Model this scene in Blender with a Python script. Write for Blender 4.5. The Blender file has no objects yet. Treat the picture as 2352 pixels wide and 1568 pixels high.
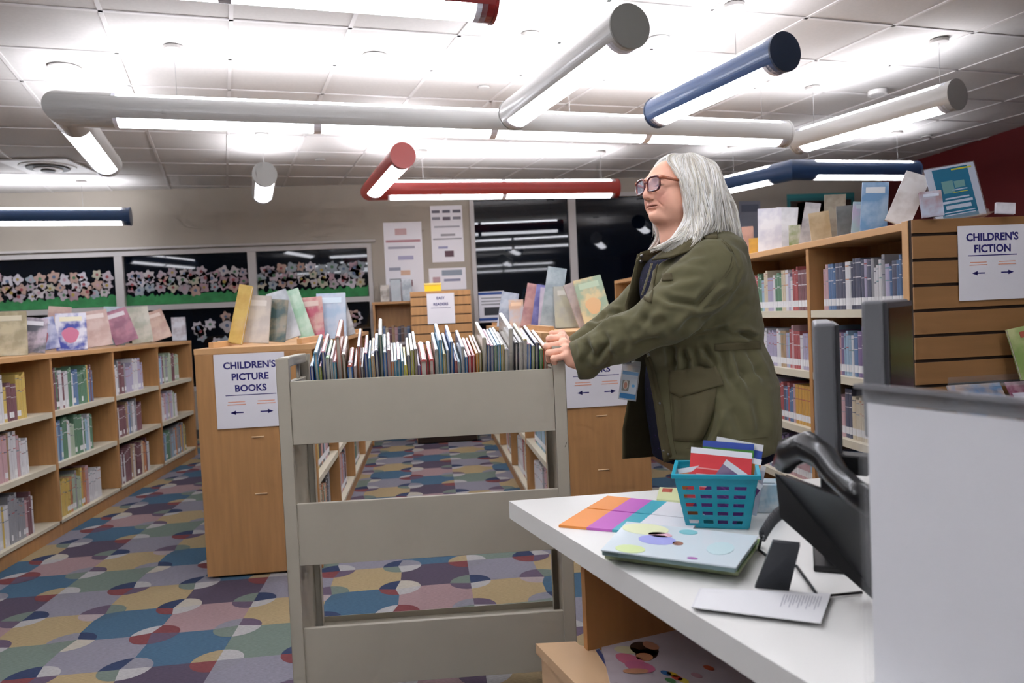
import bpy, math, random
import numpy as np
from mathutils import Vector, Matrix
from mathutils.bvhtree import BVHTree
random.seed(7)
SC = bpy.context.scene
COL = SC.collection
# ------------------------------------------------------------------ camera geometry
F, CX, CY, H = 1700.0, 1176.0, 784.0, 1.27
YAW, PITCH, ROLL = math.atan(191 / F), math.atan(62 / F), -0.045
RM = (Matrix.Rotation(-YAW, 3, 'Z') @ Matrix.Rotation(math.pi / 2 - PITCH, 3, 'X') @ Matrix.Rotation(ROLL, 3, 'Z'))
RN = np.array(RM)
CN = np.array([0, 0, H])
def ray(x, y): return RN @ np.array([(x - CX) / F, -(y - CY) / F, -1.0])
def onz(x, y, z): d = ray(x, y); return CN + d * (z - H) / d[2]
def onY(x, y, Y): d = ray(x, y); return CN + d * Y / d[1]
def onX(x, y, X): d = ray(x, y); return CN + d * X / d[0]
def dep(x, y, Z): return CN + ray(x, y) * Z
def proj_np(P):
    q = (P - CN) @ RN
    return CX + F * q[:, 0] / -q[:, 2], CY - F * q[:, 1] / -q[:, 2]

def lin(h, k=1.0):
    h = h.lstrip('#'); o = []
    for i in (0, 2, 4):
        c = int(h[i:i + 2], 16) / 255
        o.append((c / 12.92 if c <= .04045 else ((c + .055) / 1.055) ** 2.4) * k)
    return (*o, 1.0)
_M = {}
def mat(name, hexc='888888', rough=.5, metal=0, spec=.5, emit=0, alpha=1, coat=0, trans=0, noise=0, nscale=20, nstretch=(1, 1, 1), bump=0, ecol=None, col2=None, attr=None, fuzz=0, lo=.35, hi=.65):
    if name in _M: return _M[name]
    m = bpy.data.materials.new(name); m.use_nodes = True
    nt = m.node_tree; b = nt.nodes['Principled BSDF']
    b.inputs['Base Color'].default_value = lin(hexc)
    b.inputs['Roughness'].default_value = rough
    b.inputs['Metallic'].default_value = metal
    b.inputs['Specular IOR Level'].default_value = spec
    b.inputs['Coat Weight'].default_value = coat
    b.inputs['Coat Roughness'].default_value = .08
    b.inputs['Transmission Weight'].default_value = trans
    if fuzz: b.inputs['Sheen Weight'].default_value = fuzz; b.inputs['Sheen Roughness'].default_value = .5
    if alpha < 1: b.inputs['Alpha'].default_value = alpha
    if emit:
        b.inputs['Emission Color'].default_value = lin(ecol or hexc); b.inputs['Emission Strength'].default_value = emit
    last = None
    if attr:
        a = nt.nodes.new('ShaderNodeAttribute'); a.attribute_name = attr
        last = a.outputs['Color']; nt.links.new(last, b.inputs['Base Color'])
    if noise or col2 or bump:
        tc = nt.nodes.new('ShaderNodeTexCoord'); mp = nt.nodes.new('ShaderNodeMapping')
        mp.inputs['Scale'].default_value = nstretch
        n = nt.nodes.new('ShaderNodeTexNoise'); n.inputs['Scale'].default_value = nscale; n.inputs['Detail'].default_value = 4
        nt.links.new(tc.outputs['Object'], mp.inputs[0]); nt.links.new(mp.outputs[0], n.inputs[0])
        if col2:
            r = nt.nodes.new('ShaderNodeMapRange'); r.inputs[1].default_value = lo; r.inputs[2].default_value = hi
            nt.links.new(n.outputs[0], r.inputs[0])
            mx = nt.nodes.new('ShaderNodeMix'); mx.data_type = 'RGBA'
            mx.inputs[6].default_value = lin(hexc); mx.inputs[7].default_value = lin(col2)
            nt.links.new(r.outputs[0], mx.inputs[0]); nt.links.new(mx.outputs[2], b.inputs['Base Color'])
        elif noise:
            hsv = nt.nodes.new('ShaderNodeHueSaturation'); r = nt.nodes.new('ShaderNodeMapRange')
            r.inputs[3].default_value = 1 - noise; r.inputs[4].default_value = 1 + noise
            r.inputs[1].default_value = .3; r.inputs[2].default_value = .7
            nt.links.new(n.outputs[0], r.inputs[0]); nt.links.new(r.outputs[0], hsv.inputs['Value'])
            if last: nt.links.new(last, hsv.inputs['Color'])
            else: hsv.inputs['Color'].default_value = lin(hexc)
            nt.links.new(hsv.outputs[0], b.inputs['Base Color'])
        if bump:
            bp = nt.nodes.new('ShaderNodeBump'); bp.inputs['Strength'].default_value = bump; bp.inputs['Distance'].default_value = .002
            nt.links.new(n.outputs[0], bp.inputs['Height']); nt.links.new(bp.outputs[0], b.inputs['Normal'])
    _M[name] = m
    return m
_C = {}
def flat(hexc, rough=.5, coat=0):
    k = 'paint_%s_%d_%d' % (hexc, rough * 100, coat * 100)
    return mat(k, hexc, rough, coat=coat)

# ------------------------------------------------------------------ mesh builder
class MB:
    def __init__(s): s.v = []; s.f = []; s.m = []; s.c = []
    def add(s, vs, fs, mi=0, c=None):
        o = len(s.v); s.v += [tuple(map(float, p)) for p in vs]
        for f in fs: s.f.append(tuple(i + o for i in f)); s.m.append(mi); s.c.append(c)
        return s
    def box(s, x0, x1, y0, y1, z0, z1, mi=0, M=None, mis=None):
        vs = [(x, y, z) for z in (z0, z1) for y in (y0, y1) for x in (x0, x1)]
        if M is not None: vs = [M @ Vector(p) for p in vs]
        fs = [(0, 2, 3, 1), (4, 5, 7, 6), (0, 1, 5, 4), (2, 6, 7, 3), (0, 4, 6, 2), (1, 3, 7, 5)]  # bottom top -y +y -x +x
        if mis:
            for f, k in zip(fs, mis): s.add(vs, [f], k)
        else: s.add(vs, fs, mi)
        return s
    def prism(s, poly, z0, z1, mi=0, top=None):
        n = len(poly)
        vs = [(p[0], p[1], z0) for p in poly] + [(p[0], p[1], z1) for p in poly]
        s.add(vs, [tuple(range(n))[::-1]], mi); s.add(vs, [tuple(range(n, 2 * n))], mi if top is None else top)
        s.add(vs, [(i, (i + 1) % n, n + (i + 1) % n, n + i) for i in range(n)], mi); return s
    def quadslab(s, pts, t, mi=0, top=None, n=None):
        """four corner points (3-D) extruded by t along their normal"""
        P = [Vector(p) for p in pts]
        if n is None: n = (P[1] - P[0]).cross(P[-1] - P[0]).normalized()
        k = len(P); n = Vector(n)
        vs = [p for p in P] + [p + n * t for p in P]
        s.add(vs, [tuple(range(k))[::-1]], mi); s.add(vs, [tuple(range(k, 2 * k))], mi if top is None else top)
        s.add(vs, [(i, (i + 1) % k, k + (i + 1) % k, k + i) for i in range(k)], mi); return s
    def tube(s, pts, rad, seg=12, mi=0, cap=True, c=None, flat_=1.0):
        P = [Vector(p) for p in pts]; n = len(P)
        R = rad if isinstance(rad, (list, tuple, np.ndarray)) else [rad] * n
        T = [(P[min(i + 1, n - 1)] - P[max(i - 1, 0)]).normalized() for i in range(n)]
        a = T[0].orthogonal().normalized(); vs = []
        for i in range(n):
            a = (a - T[i] * a.dot(T[i])).normalized(); b = T[i].cross(a)
            for k in range(seg):
                t = 2 * math.pi * k / seg
                vs.append(P[i] + (a * math.cos(t) + b * math.sin(t) * flat_) * R[i])
        fs = [(i * seg + k, i * seg + (k + 1) % seg, (i + 1) * seg + (k + 1) % seg, (i + 1) * seg + k) for i in range(n - 1) for k in range(seg)]
        if cap: fs += [tuple(range(seg))[::-1], tuple((n - 1) * seg + k for k in range(seg))]
        s.add(vs, fs, mi, c); return s
    def ball(s, c, r, seg=12, mi=0):
        c = Vector(c); r = (r, r, r) if not isinstance(r, (tuple, list)) else r; vs = []; rg = seg // 2
        for i in range(rg + 1):
            ph = math.pi * i / rg
            for k in range(seg):
                t = 2 * math.pi * k / seg
                vs.append((c.x + r[0] * math.sin(ph) * math.cos(t), c.y + r[1] * math.sin(ph) * math.sin(t), c.z + r[2] * math.cos(ph)))
        fs = [(i * seg + k, i * seg + (k + 1) % seg, (i + 1) * seg + (k + 1) % seg, (i + 1) * seg + k) for i in range(rg) for k in range(seg)]
        s.add(vs, fs, mi); return s
    def mesh(s, name, mats, smooth=False, colattr=False):
        me = bpy.data.meshes.new(name); me.from_pydata(s.v, [], s.f)
        for m in (mats if isinstance(mats, (list, tuple)) else [mats]): me.materials.append(m)
        me.polygons.foreach_set('material_index', s.m)
        if smooth: me.polygons.foreach_set('use_smooth', [True] * len(s.f))
        if colattr:
            a = me.color_attributes.new('tint', 'FLOAT_COLOR', 'CORNER')
            arr = np.ones((len(me.loops), 4), 'f'); li = 0
            for f, c in zip(s.f, s.c):
                for _ in f: arr[li] = c; li += 1
            a.data.foreach_set('color', arr.ravel())
        me.update(); return me
    def build(s, name, mats, parent=None, smooth=False, bevel=0, loc=None, rz=0, colattr=False, auto=False):
        o = bpy.data.objects.new(name, s.mesh(name, mats, smooth, colattr)); COL.objects.link(o)
        if parent is not None: o.parent = parent
        if loc is not None: o.location = loc
        if rz: o.rotation_euler.z = rz
        if bevel:
            b = o.modifiers.new('bevel', 'BEVEL'); b.width = bevel; b.segments = 2; b.limit_method = 'ANGLE'
        return o
def empty(name, loc=(0, 0, 0), rz=0, rot=None):
    o = bpy.data.objects.new(name, None); COL.objects.link(o); o.location = loc
    o.rotation_euler = rot if rot else (0, 0, rz); o.empty_display_size = .05; return o
def tag(o, label=None, cat=None, group=None, kind=None):
    if label: o['label'] = label
    if cat: o['category'] = cat
    if group: o['group'] = group
    if kind: o['kind'] = kind
    return o
def struct(o): o['kind'] = 'structure'; return o
def text(name, s, size, m, parent, M, depth=.0006, align='CENTER', xs=1.0):
    cu = bpy.data.curves.new(name, 'FONT'); cu.body = s; cu.size = size; cu.extrude = depth / 2
    cu.align_x = align; cu.align_y = 'CENTER'; cu.offset = size * .03; cu.resolution_u = 3
    t = bpy.data.objects.new(name, cu); COL.objects.link(t)
    bpy.context.view_layer.update()
    me = bpy.data.meshes.new_from_object(t.evaluated_get(bpy.context.evaluated_depsgraph_get()))
    bpy.data.objects.remove(t)
    me.name = name; me.materials.clear(); me.materials.append(m)
    o = bpy.data.objects.new(name, me); COL.objects.link(o); o.parent = parent
    o.matrix_local = M @ Matrix.Diagonal((xs, 1, 1, 1)); return o
# text lying in the X-Z plane, readable from -Y
FACE_Y = Matrix(((1, 0, 0, 0), (0, 0, -1, 0), (0, 1, 0, 0), (0, 0, 0, 1)))
def T3(x, y, z): return Matrix.Translation((x, y, z))
# ================================================================== materials
WOOD = mat('maple_veneer', 'B98A5A', .42, noise=.10, nscale=7, nstretch=(6, 6, .5), spec=.4)
WOOD_H = mat('maple_edge', 'CFA271', .42, noise=.06, nscale=9, spec=.4)
WOOD_D = mat('maple_slatwall', '9A7046', .45, noise=.07, nscale=7, nstretch=(.5, 6, 6))
CREAM = mat('cream_shelf_paint', 'CFC7B2', .45)
CARTM = mat('putty_enamel', 'B5AE9E', .38, noise=.03, nscale=5, spec=.5)
CEIL = mat('ceiling_board', 'C4C0BC', .9, noise=.03, nscale=60, bump=.15)
GRIDM = mat('ceiling_tee', 'CFCBC8', .6)
GROOVE = mat('groove_dark', '2A1A0E', .8)
WALLM = mat('beige_wall_paint', 'A59C90', .8, noise=.02, nscale=3)
REDW = mat('dark_red_wall_paint', '5A0508', .7)
FRAME = mat('window_frame_grey', 'B7B2B0', .5)
GLASSN = mat('night_window_glass', '050B16', .03, spec=.5)
PAPER = mat('white_paper', 'E6E4EA', .6)
INK = mat('navy_ink', '2A2472', .6)
INKO = mat('orange_ink', 'E89A78', .6)
BLACKP = mat('black_plastic', '101012', .38)
GREYP = mat('grey_plastic', '808287', .4)
WHITEL = mat('white_laminate', 'E9E8E4', .35)
ACR = mat('clear_acrylic', 'E8EEF2', .06, alpha=.12, spec=.6)
STEEL = mat('bright_steel', 'C9CACB', .25, metal=1)
PAGES = mat('page_block', 'D8D2C4', .7)
RUBBER = mat('rubber_black', '17171A', .7)

# ================================================================== the room
# floor with its carpet pattern (square patches whose corners carry small discs cut in four)
def muted(h, k, v):
    c = lin(h); m = (c[0] + c[1] + c[2]) / 3
    return tuple((a * (1 - k) + m * k) * v for a in c[:3]) + (1.0,)
PAL = dict(b='33536A', t='8E7A54', l='6F6C78', s='5C6A60', p='856A6C', m='453B4C')
seqs = {0: 'tbl', 1: 'pmb', 2: 'tls'}
kk = MB(); PX, PY = .335, .307; OX, OY = -1.365, 3.36
def cellcol(i, j):
    t = i % 3
    if t == 0: return 'bt'[0:0] + {0: 'b', 1: 't', 2: 'l'}[j % 3]
    if t == 1: return {0: 'p', 1: 'm', 2: 'b'}[j % 3]
    return {0: 't', 1: 'l', 2: 's'}[j % 3]
X0, X1, Y0, Y1 = -6.6, 5.83, -4.0, 8.9
i0, i1 = int((X0 - OX) / PX) - 1, int((X1 - OX) / PX) + 2
j0, j1 = int((Y0 - OY) / PY) - 1, int((Y1 - OY) / PY) + 2
for i in range(i0, i1):
    for j in range(j0, j1):
        x, y = OX + i * PX, OY + j * PY
        c = muted(PAL[cellcol(i, j)], .2, 1.25)
        kk.add([(x - PX / 2, y - PY / 2, 0), (x + PX / 2, y - PY / 2, 0), (x + PX / 2, y + PY / 2, 0), (x - PX / 2, y + PY / 2, 0)], [(0, 1, 2, 3)], 0, c)
DC = [['C2B7A4', '2F416B', '8E3B40', 'B7B3B2'], ['8D8A98', '2F416B', '76877A', 'B7B3B2'], ['8E3B40', 'B9B6B6', '8E3B40', '6A5570'], ['2F416B', '76877A', '6A5570', 'B7B3B2'],
      ['B7B3B2', 'B39A68', '8E3B40', '8D8A98'], ['6A5570', '8D8A98', '76877A', 'B7B3B2'], ['76877A', '6A5570', 'B39EA0', '3F6A86'], ['B7B3B2', '2F416B', '8E3B40', '6A5570'], ['2F416B', '8D8A98', '76877A', 'C2B7A4']]
ND = 24
for i in range(i0, i1):
    for j in range(j0, j1):
        x, y = OX + (i + .5) * PX, OY + (j + .5) * PY
        if x < X0 or x > X1 or y < Y0 or y > Y1: continue
        r = .098; pal = DC[(i % 3) * 3 + (j % 3)]
        ox, oy = .02 * ((i % 3) - 1), .02 * ((j % 3) - 1)
        ring = [(x + r * math.cos(2 * math.pi * k / ND), y + r * .95 * math.sin(2 * math.pi * k / ND), .0006) for k in range(ND)]
        for q in range(4):
            ks = list(range(q * 6, q * 6 + 7))
            kk.add([(x + ox, y + oy, .0006)] + [ring[k % ND] for k in ks], [tuple(range(8))], 0, muted(pal[q], .3, .72))
CARPET = mat('patterned_carpet', attr='tint', rough=.95, noise=.22, nscale=60, nstretch=(1, 9, 1), bump=.5, spec=.15)
floor = kk.build('floor', CARPET, colattr=True); struct(floor)
sub = MB().box(X0, X1, Y0, Y1, -.12, -.002).build('floor', flat('555555', .9)); struct(sub)

CZ = 2.87
c = MB().box(X0, X1, Y0, Y1, CZ + .006, CZ + .1).build('ceiling', CEIL); struct(c)
# T-bar grid, laid slightly askew to the walls
def clipline(p, d):
    ts = []
    lo, hi = -1e9, 1e9
    for a, (mn, mx) in enumerate(((X0, X1), (Y0, Y1))):
        if abs(d[a]) < 1e-6: continue
        t0, t1 = sorted(((mn - p[a]) / d[a], (mx - p[a]) / d[a])); lo, hi = max(lo, t0), min(hi, t1)
    return (lo, hi) if hi > lo else None
g = MB()
def bar(p, ang):
    d = (math.cos(ang), math.sin(ang)); r = clipline(p, d)
    if not r: return
    a, b = r; n = (-d[1] * .011, d[0] * .011)
    P = [(p[0] + d[0] * t, p[1] + d[1] * t) for t in (a, b)]
    poly = [(P[0][0] + n[0], P[0][1] + n[1]), (P[0][0] - n[0], P[0][1] - n[1]), (P[1][0] - n[0], P[1][1] - n[1]), (P[1][0] + n[0], P[1][1] + n[1])]
    g.prism(poly, CZ, CZ + .0055, 0)
a1, a2 = math.radians(10.7), math.radians(104.8)
for k in range(-14, 15):
    bar((-1.969 - math.sin(a1) * .6 * 0 + 0, 3.867 + k * .61 / math.cos(a1)), a1)
    bar((-.965 + k * .61 / math.cos(a2 - math.pi / 2), 4.137), a2)
tr = g.build('trim_1', GRIDM); struct(tr)

# walls
W = MB(); YB = 8.9
W.box(X0, -4.9, YB, YB + .15, 0, CZ + .05).box(-4.9, -.62, YB, YB + .15, 2.16, CZ + .05).box(-4.9, -.62, YB, YB + .15, 0, .55)
W.box(-.62, .56, YB, YB + .15, 0, CZ + .05).box(.56, 3.35, YB, YB + .15, 2.68, CZ + .05).box(.56, 3.35, YB, YB + .15, 0, .1).box(3.35, X1, YB, YB + .15, 0, CZ + .05)
struct(W.build('wall_back', WALLM))
struct(MB().box(X1, X1 + .15, Y0, YB + .15, 0, CZ + .05).build('wall_right', REDW))
struct(MB().box(X0 - .15, X0, Y0, YB + .15, 0, CZ + .05).build('wall_left', WALLM))
struct(MB().box(X0 - .15, X1 + .15, Y0 - .15, Y0, 0, CZ + .05).build('wall_front', WALLM))
struct(MB().box(X0, X1, YB - .012, YB, 0, .1).build('baseboard_back', flat('4A4642', .6)))
struct(MB().box(X1 - .012, X1, Y0, YB - .013, 0, .1).build('baseboard_right', flat('4A4642', .6)))

def window(name, x0, x1, z0, z1, mull, rails, fw=.05):
    root = empty(name, ((x0 + x1) / 2, YB, z0)); struct(root)
    L = lambda mb, nm, m: struct_part(mb.build(nm, m, root, loc=(-(x0 + x1) / 2, -YB, -z0), bevel=0))
    f = MB()
    f.box(x0, x1, YB - .03, YB + .08, z1 - fw, z1).box(x0, x1, YB - .03, YB + .08, z0, z0 + fw)
    f.box(x0, x0 + fw, YB - .03, YB + .08, z0 + fw, z1 - fw).box(x1 - fw, x1, YB - .03, YB + .08, z0 + fw, z1 - fw)
    L(f, 'window_frame', FRAME)
    xs = [x0] + mull + [x1]
    for mx in mull: L(MB().box(mx - .045, mx + .045, YB - .028, YB + .07, z0 + fw, z1 - fw), 'mullion', FRAME)
    for rz in rails: L(MB().box(x0 + fw, x1 - fw, YB - .035, YB + .075, rz - .03, rz + .03), 'transom', FRAME)
    for a, b in zip(xs, xs[1:]):
        L(MB().box(a + .01, b - .01, YB + .02, YB + .035, z0 + .02, z1 - .02), 'window_pane', GLASSN)
    return root
def struct_part(o): return o
window('window_1', -4.9, -.62, .55, 2.18, [-3.455, -1.99], [1.53])
window('window_2', .56, 3.35, .1, 2.7, [1.80], [])
# dark sheet standing in for the night outside behind the glass
struct(MB().box(-5.2, 3.6, YB + .4, YB + .42, 0, 3).build('night_sheet', flat('05070A', .9)))
struct(MB().box(-4.95, -.57, YB - .04, YB, 2.2, 2.225).build('trim_2', FRAME))

# paper cut-outs taped to the left window: green paper grass with paper flowers above
GR = mat('green_paper', '2E7A45', .8, noise=.2, nscale=14)
FLW = ['A79BA0', '9C9096', 'B0A8A8', '9A8088', 'A8A290', '8E969C', 'A88C80', 'B4AEB4']
panes = [(-4.83, -3.5, 'left'), (-3.41, -2.04, 'middle'), (-1.95, -.68, 'right')]
rnd = random.Random(3)
for a, b, nm in panes:
    m = MB(); n = 60
    top = [1.60 + .055 + .05 * rnd.random() for _ in range(n + 1)]
    vs = []
    for k in range(n + 1):
        x = a + (b - a) * k / n
        vs += [(x, YB + .0, 1.565), (x, YB, top[k])]
    vs2 = [(v[0], v[1] + .0015, v[2]) for v in vs]
    m.add(vs, [(2 * k, 2 * k + 2, 2 * k + 3, 2 * k + 1) for k in range(n)]); m.add(vs2, [(2 * k, 2 * k + 1, 2 * k + 3, 2 * k + 2) for k in range(n)])
    o = m.build('paper_grass', GR, loc=(0, .0165, 0)); tag(o, 'strip of green paper grass along the foot of the %s upper window pane' % nm, 'decoration', 'paper grass strips on the window')
def blob(cx, cz, r, colr, label, group, name='paper_flower', y=YB + .0135):
    m = MB(); n = 20; ph = rnd.random() * 6; k5 = rnd.choice([4, 5, 6])
    ring = [(cx + r * (1 + .22 * math.sin(k5 * t + ph)) * math.cos(t), y, cz + r * (1 + .22 * math.sin(k5 * t + ph)) * math.sin(t)) for t in [2 * math.pi * q / n for q in range(n)]]
    m.quadslab(ring[::-1], .0012, 0, n=(0, -1, 0))
    o = m.build(name, flat(colr, .8)); c2 = MB()
    ring2 = [(cx + r * .3 * math.cos(t), y - .0012, cz + r * .3 * math.sin(t)) for t in [2 * math.pi * q / 10 for q in range(10)]]
    c2.quadslab(ring2[::-1], .001, 0, n=(0, -1, 0)); c2.build('flower_center', flat(rnd.choice(['9A8544', '8A4448', '54647E', '4A6E50', 'A88890']), .8), o)
    tag(o, label, 'decoration', group)
for a, b, nm in panes:
    k = 0; x = a + .06
    while x < b - .04:
        for row in range(3):
            blob(x + rnd.uniform(-.03, .03), 1.74 + row * .085 + rnd.uniform(-.03, .03), rnd.uniform(.045, .068), rnd.choice(FLW),
                 'small pale cut-paper flower above the green strip on the %s upper pane' % nm, 'paper flowers on the %s upper pane' % nm)
        x += .115
for q in range(26):
    px = rnd.uniform(-2.7, -.78); pz = rnd.uniform(1.1, 1.42)
    if abs(px + 1.99) < .1: continue
    blob(px, pz, rnd.uniform(.05, .075), rnd.choice(FLW), 'small cut-paper flower on the dark lower pane beneath the transom', 'paper flowers on the lower panes')

# posters and notices
def poster(x0, x1, z0, z1, label, rows, base=PAPER, y=YB - .003, name='wall_poster', par=None):
    root = empty(name, ((x0 + x1) / 2, y, z0)); w = x1 - x0; h = z1 - z0
    MB().box(-w / 2, w / 2, -.002, 0, 0, h).build('sheet', base, root)
    for (u0, u1, v0, v1, cc) in rows:
        MB().box(-w / 2 + u0 * w, -w / 2 + u1 * w, -.0032, -.0021, (1 - v1) * h, (1 - v0) * h).build('printed_block', flat(cc, .7), root)
    tag(root, label, 'poster'); return root
poster(-.47, -.02, 1.47, 2.42, 'tall white poster left of the striped one on the beige pier', [(.3, .6, .08, .16, 'C9A7A8'), (.05, .95, .22, .25, 'B98A92'), (.1, .8, .3, .33, 'A8A5B5'), (.35, .75, .42, .47, 'A9A6C4'), (.1, .4, .56, .6, '9C9FB0'), (.4, .65, .6, .66, 'D9B49C'), (.1, .4, .7, .74, '8C8F96'), (.45, .7, .72, .8, '8E6A70')])
poster(.09, .47, 1.93, 2.6, 'white poster of dark printed rows beside the tall window, top of the pier', [(.05, .3, .08, .13, '6C6A78'), (.38, .62, .08, .13, '6C6A78'), (.7, .95, .08, .13, '6C6A78'), (.05, .3, .2, .25, '8B8A96'), (.38, .62, .2, .26, '6F6875'), (.7, .95, .2, .25, '8B8A96'), (.1, .9, .36, .39, 'A5A3AE'), (.3, .75, .5, .54, '99979F'), (.05, .95, .58, .6, '85828C'), (.2, .5, .72, .76, '9B9ABC'), (.4, .68, .8, .91, '5F4650')])
poster(.04, .48, 1.6, 1.86, 'small white poster low on the pier, behind the yellow box', [(.35, .9, .1, .35, '8F9AA8'), (.1, .3, .4, .7, 'B99AA0'), (.4, .85, .5, .62, '8C8FA8')])
nt_ = poster(.62, .93, 1.19, 1.56, 'white notice with two blue bands on the dark window', [(0, 1, .03, .11, '2C4E93'), (0, 1, .86, .95, '2C4E93'), (.1, .9, .2, .24, '8E8E92'), (.1, .9, .3, .34, '8E8E92'), (.1, .9, .4, .44, '8E8E92'), (.2, .9, .52, .78, '3B3D44')], y=YB + .018, name='notice')
poster(4.55, 5.45, 1.75, 2.62, 'teal and orange picture poster on the beige back wall', [(.05, .95, .1, .95, '3C2F2A'), (.15, .8, .12, .5, 'B0663A'), (.3, .6, .2, .34, 'C99A78'), (0, 1, 0, .06, '3F8F93')], base=flat('3B7F84', .7))
poster(3.92, 4.2, 2.1, 2.55, 'grey poster on the back wall just behind the white hair', [(.1, .9, .1, .3, '6A6E80'), (.1, .9, .4, .8, '888B98')], base=flat('8B8E9C', .7))

# ceiling roses, sprinklers, downlights, vent
def disc(x, y, r, h, m, name, label, cat, group=None, inner=None):
    root = empty(name, (x, y, CZ)); n = 24
    MB().prism([(r * math.cos(2 * math.pi * k / n), r * math.sin(2 * math.pi * k / n)) for k in range(n)], -h, -.0005).build('rim', m, root, smooth=False)
    if inner: MB().prism([(r * .7 * math.cos(2 * math.pi * k / n), r * .7 * math.sin(2 * math.pi * k / n)) for k in range(n)], -h - .003, -h).build('inner_disc', inner, root)
    tag(root, label, cat, group); return root
DKG = flat('6E6A66', .5)
disc(-2.09, 4.77, .09, .01, flat('D9D6D2', .5), 'recessed_downlight', 'round recessed downlight above the elbow of the long white tube', 'downlight', inner=flat('F2F0EC', .3))
disc(-.24, 4.61, .08, .01, flat('D9D6D2', .5), 'recessed_downlight', 'round recessed downlight between the red tube and the long white tube', 'downlight', inner=flat('E8E6E2', .3))
disc(1.45, 4.35, .07, .01, flat('D9D6D2', .5), 'recessed_downlight', 'round recessed downlight by the far end of the blue tube', 'downlight', inner=flat('EFEDE9', .3))
disc(.47, 5.23, .04, .012, flat('B9B6B2', .5), 'sprinkler_head', 'small sprinkler plate above the long white tube', 'sprinkler')
disc(-.97, 7.47, .05, .012, flat('A9A6A2', .5), 'sprinkler_head', 'small sprinkler plate left of the bent red tube', 'sprinkler')
disc(5.06, 6.97, .05, .012, flat('A9A6A2', .5), 'sprinkler_head', 'small sprinkler plate near the red wall', 'sprinkler')
disc(3.536, 5.42, .07, .035, flat('DAD7D3', .5), 'smoke_detector', 'white smoke detector on the ceiling beside the right grey tube', 'smoke detector', inner=flat('BBB8B4', .5))
vr = empty('ceiling_vent', (-3.49, 7.49, CZ)); 
for k, rr in enumerate((.24, .18, .12, .06)):
    n = 28; P = [(rr * math.cos(2 * math.pi * t / n), rr * math.sin(2 * math.pi * t / n)) for t in range(n)]
    MB().prism(P, -.02 - .012 * k, -.02 - .012 * k + .009).build('vent_ring', [flat('D6D3CF', .5), flat('3F3C3A', .6)][k % 2], vr)
MB().box(-.3, .3, -.3, .3, -.012, -.0005).build('mounting_plate', flat('D6D3CF', .5), vr); tag(vr, 'round stepped air vent in the ceiling at far left', 'vent')
# ================================================================== pendant tube lights
LAMPD = mat('lamp_lens_down', 'FFFFFF', .4, emit=7.0, ecol='F4F6FF')
LAMPU = mat('lamp_lens_up', 'FFFFFF', .4, emit=11.0, ecol='F4F6FF')
FZ = 2.5; RT = .095
def arc_strip(path, a0, a1, r0, r1, n, s0, s1, closed=True):
    """solid strip of the tube wall between polar angles a0..a1, along path distance s0..s1 (path is a poly-line in x,y)"""
    P = [Vector((p[0], p[1], 0)) for p in path]
    L = [0]
    for a, b in zip(P, P[1:]): L.append(L[-1] + (b - a).length)
    def fr(i):
        t = (P[min(i + 1, len(P) - 1)] - P[i]).normalized() if i < len(P) - 1 else (P[i] - P[i - 1]).normalized()
        if 0 < i < len(P) - 1:
            t0 = (P[i] - P[i - 1]).normalized(); b = (t0 + t).normalized(); sc = 1 / max(.3, b.dot(t)); t = b
        else: sc = 1
        return t, sc
    st = []
    def at(s):
        for i in range(len(P) - 1):
            if s <= L[i + 1] + 1e-9 or i == len(P) - 2:
                u = (s - L[i]) / (L[i + 1] - L[i]); t = (P[i + 1] - P[i]).normalized()
                return P[i].lerp(P[i + 1], u), Vector((-t.y, t.x, 0)), 1
    st.append(at(s0))
    for i in range(1, len(P) - 1):
        if s0 < L[i] < s1:
            t, sc = fr(i); st.append((P[i], Vector((-t.y, t.x, 0)), sc))
    st.append(at(s1))
    vs = []; m = n + 1
    for (c, nn, sc) in st:
        for r in (r1, r0):
            for k in range(m):
                a = math.radians(a0 + (a1 - a0) * k / n)
                vs.append(c + nn * (r * math.cos(a) * sc) + Vector((0, 0, r * math.sin(a))))
    fs = []
    for i in range(len(st) - 1):
        o, q = i * 2 * m, (i + 1) * 2 * m
        for k in range(n):
            fs.append((o + k, q + k, q + k + 1, o + k + 1)); fs.append((o + m + k, o + m + k + 1, q + m + k + 1, q + m + k))
        fs.append((o, o + m, q + m, q)); fs.append((o + n, q + n, q + m + n, o + m + n))
    for o in (0, (len(st) - 1) * 2 * m):
        for k in range(n): fs.append((o + k, o + k + 1, o + m + k + 1, o + m + k))
    return vs, fs
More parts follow.
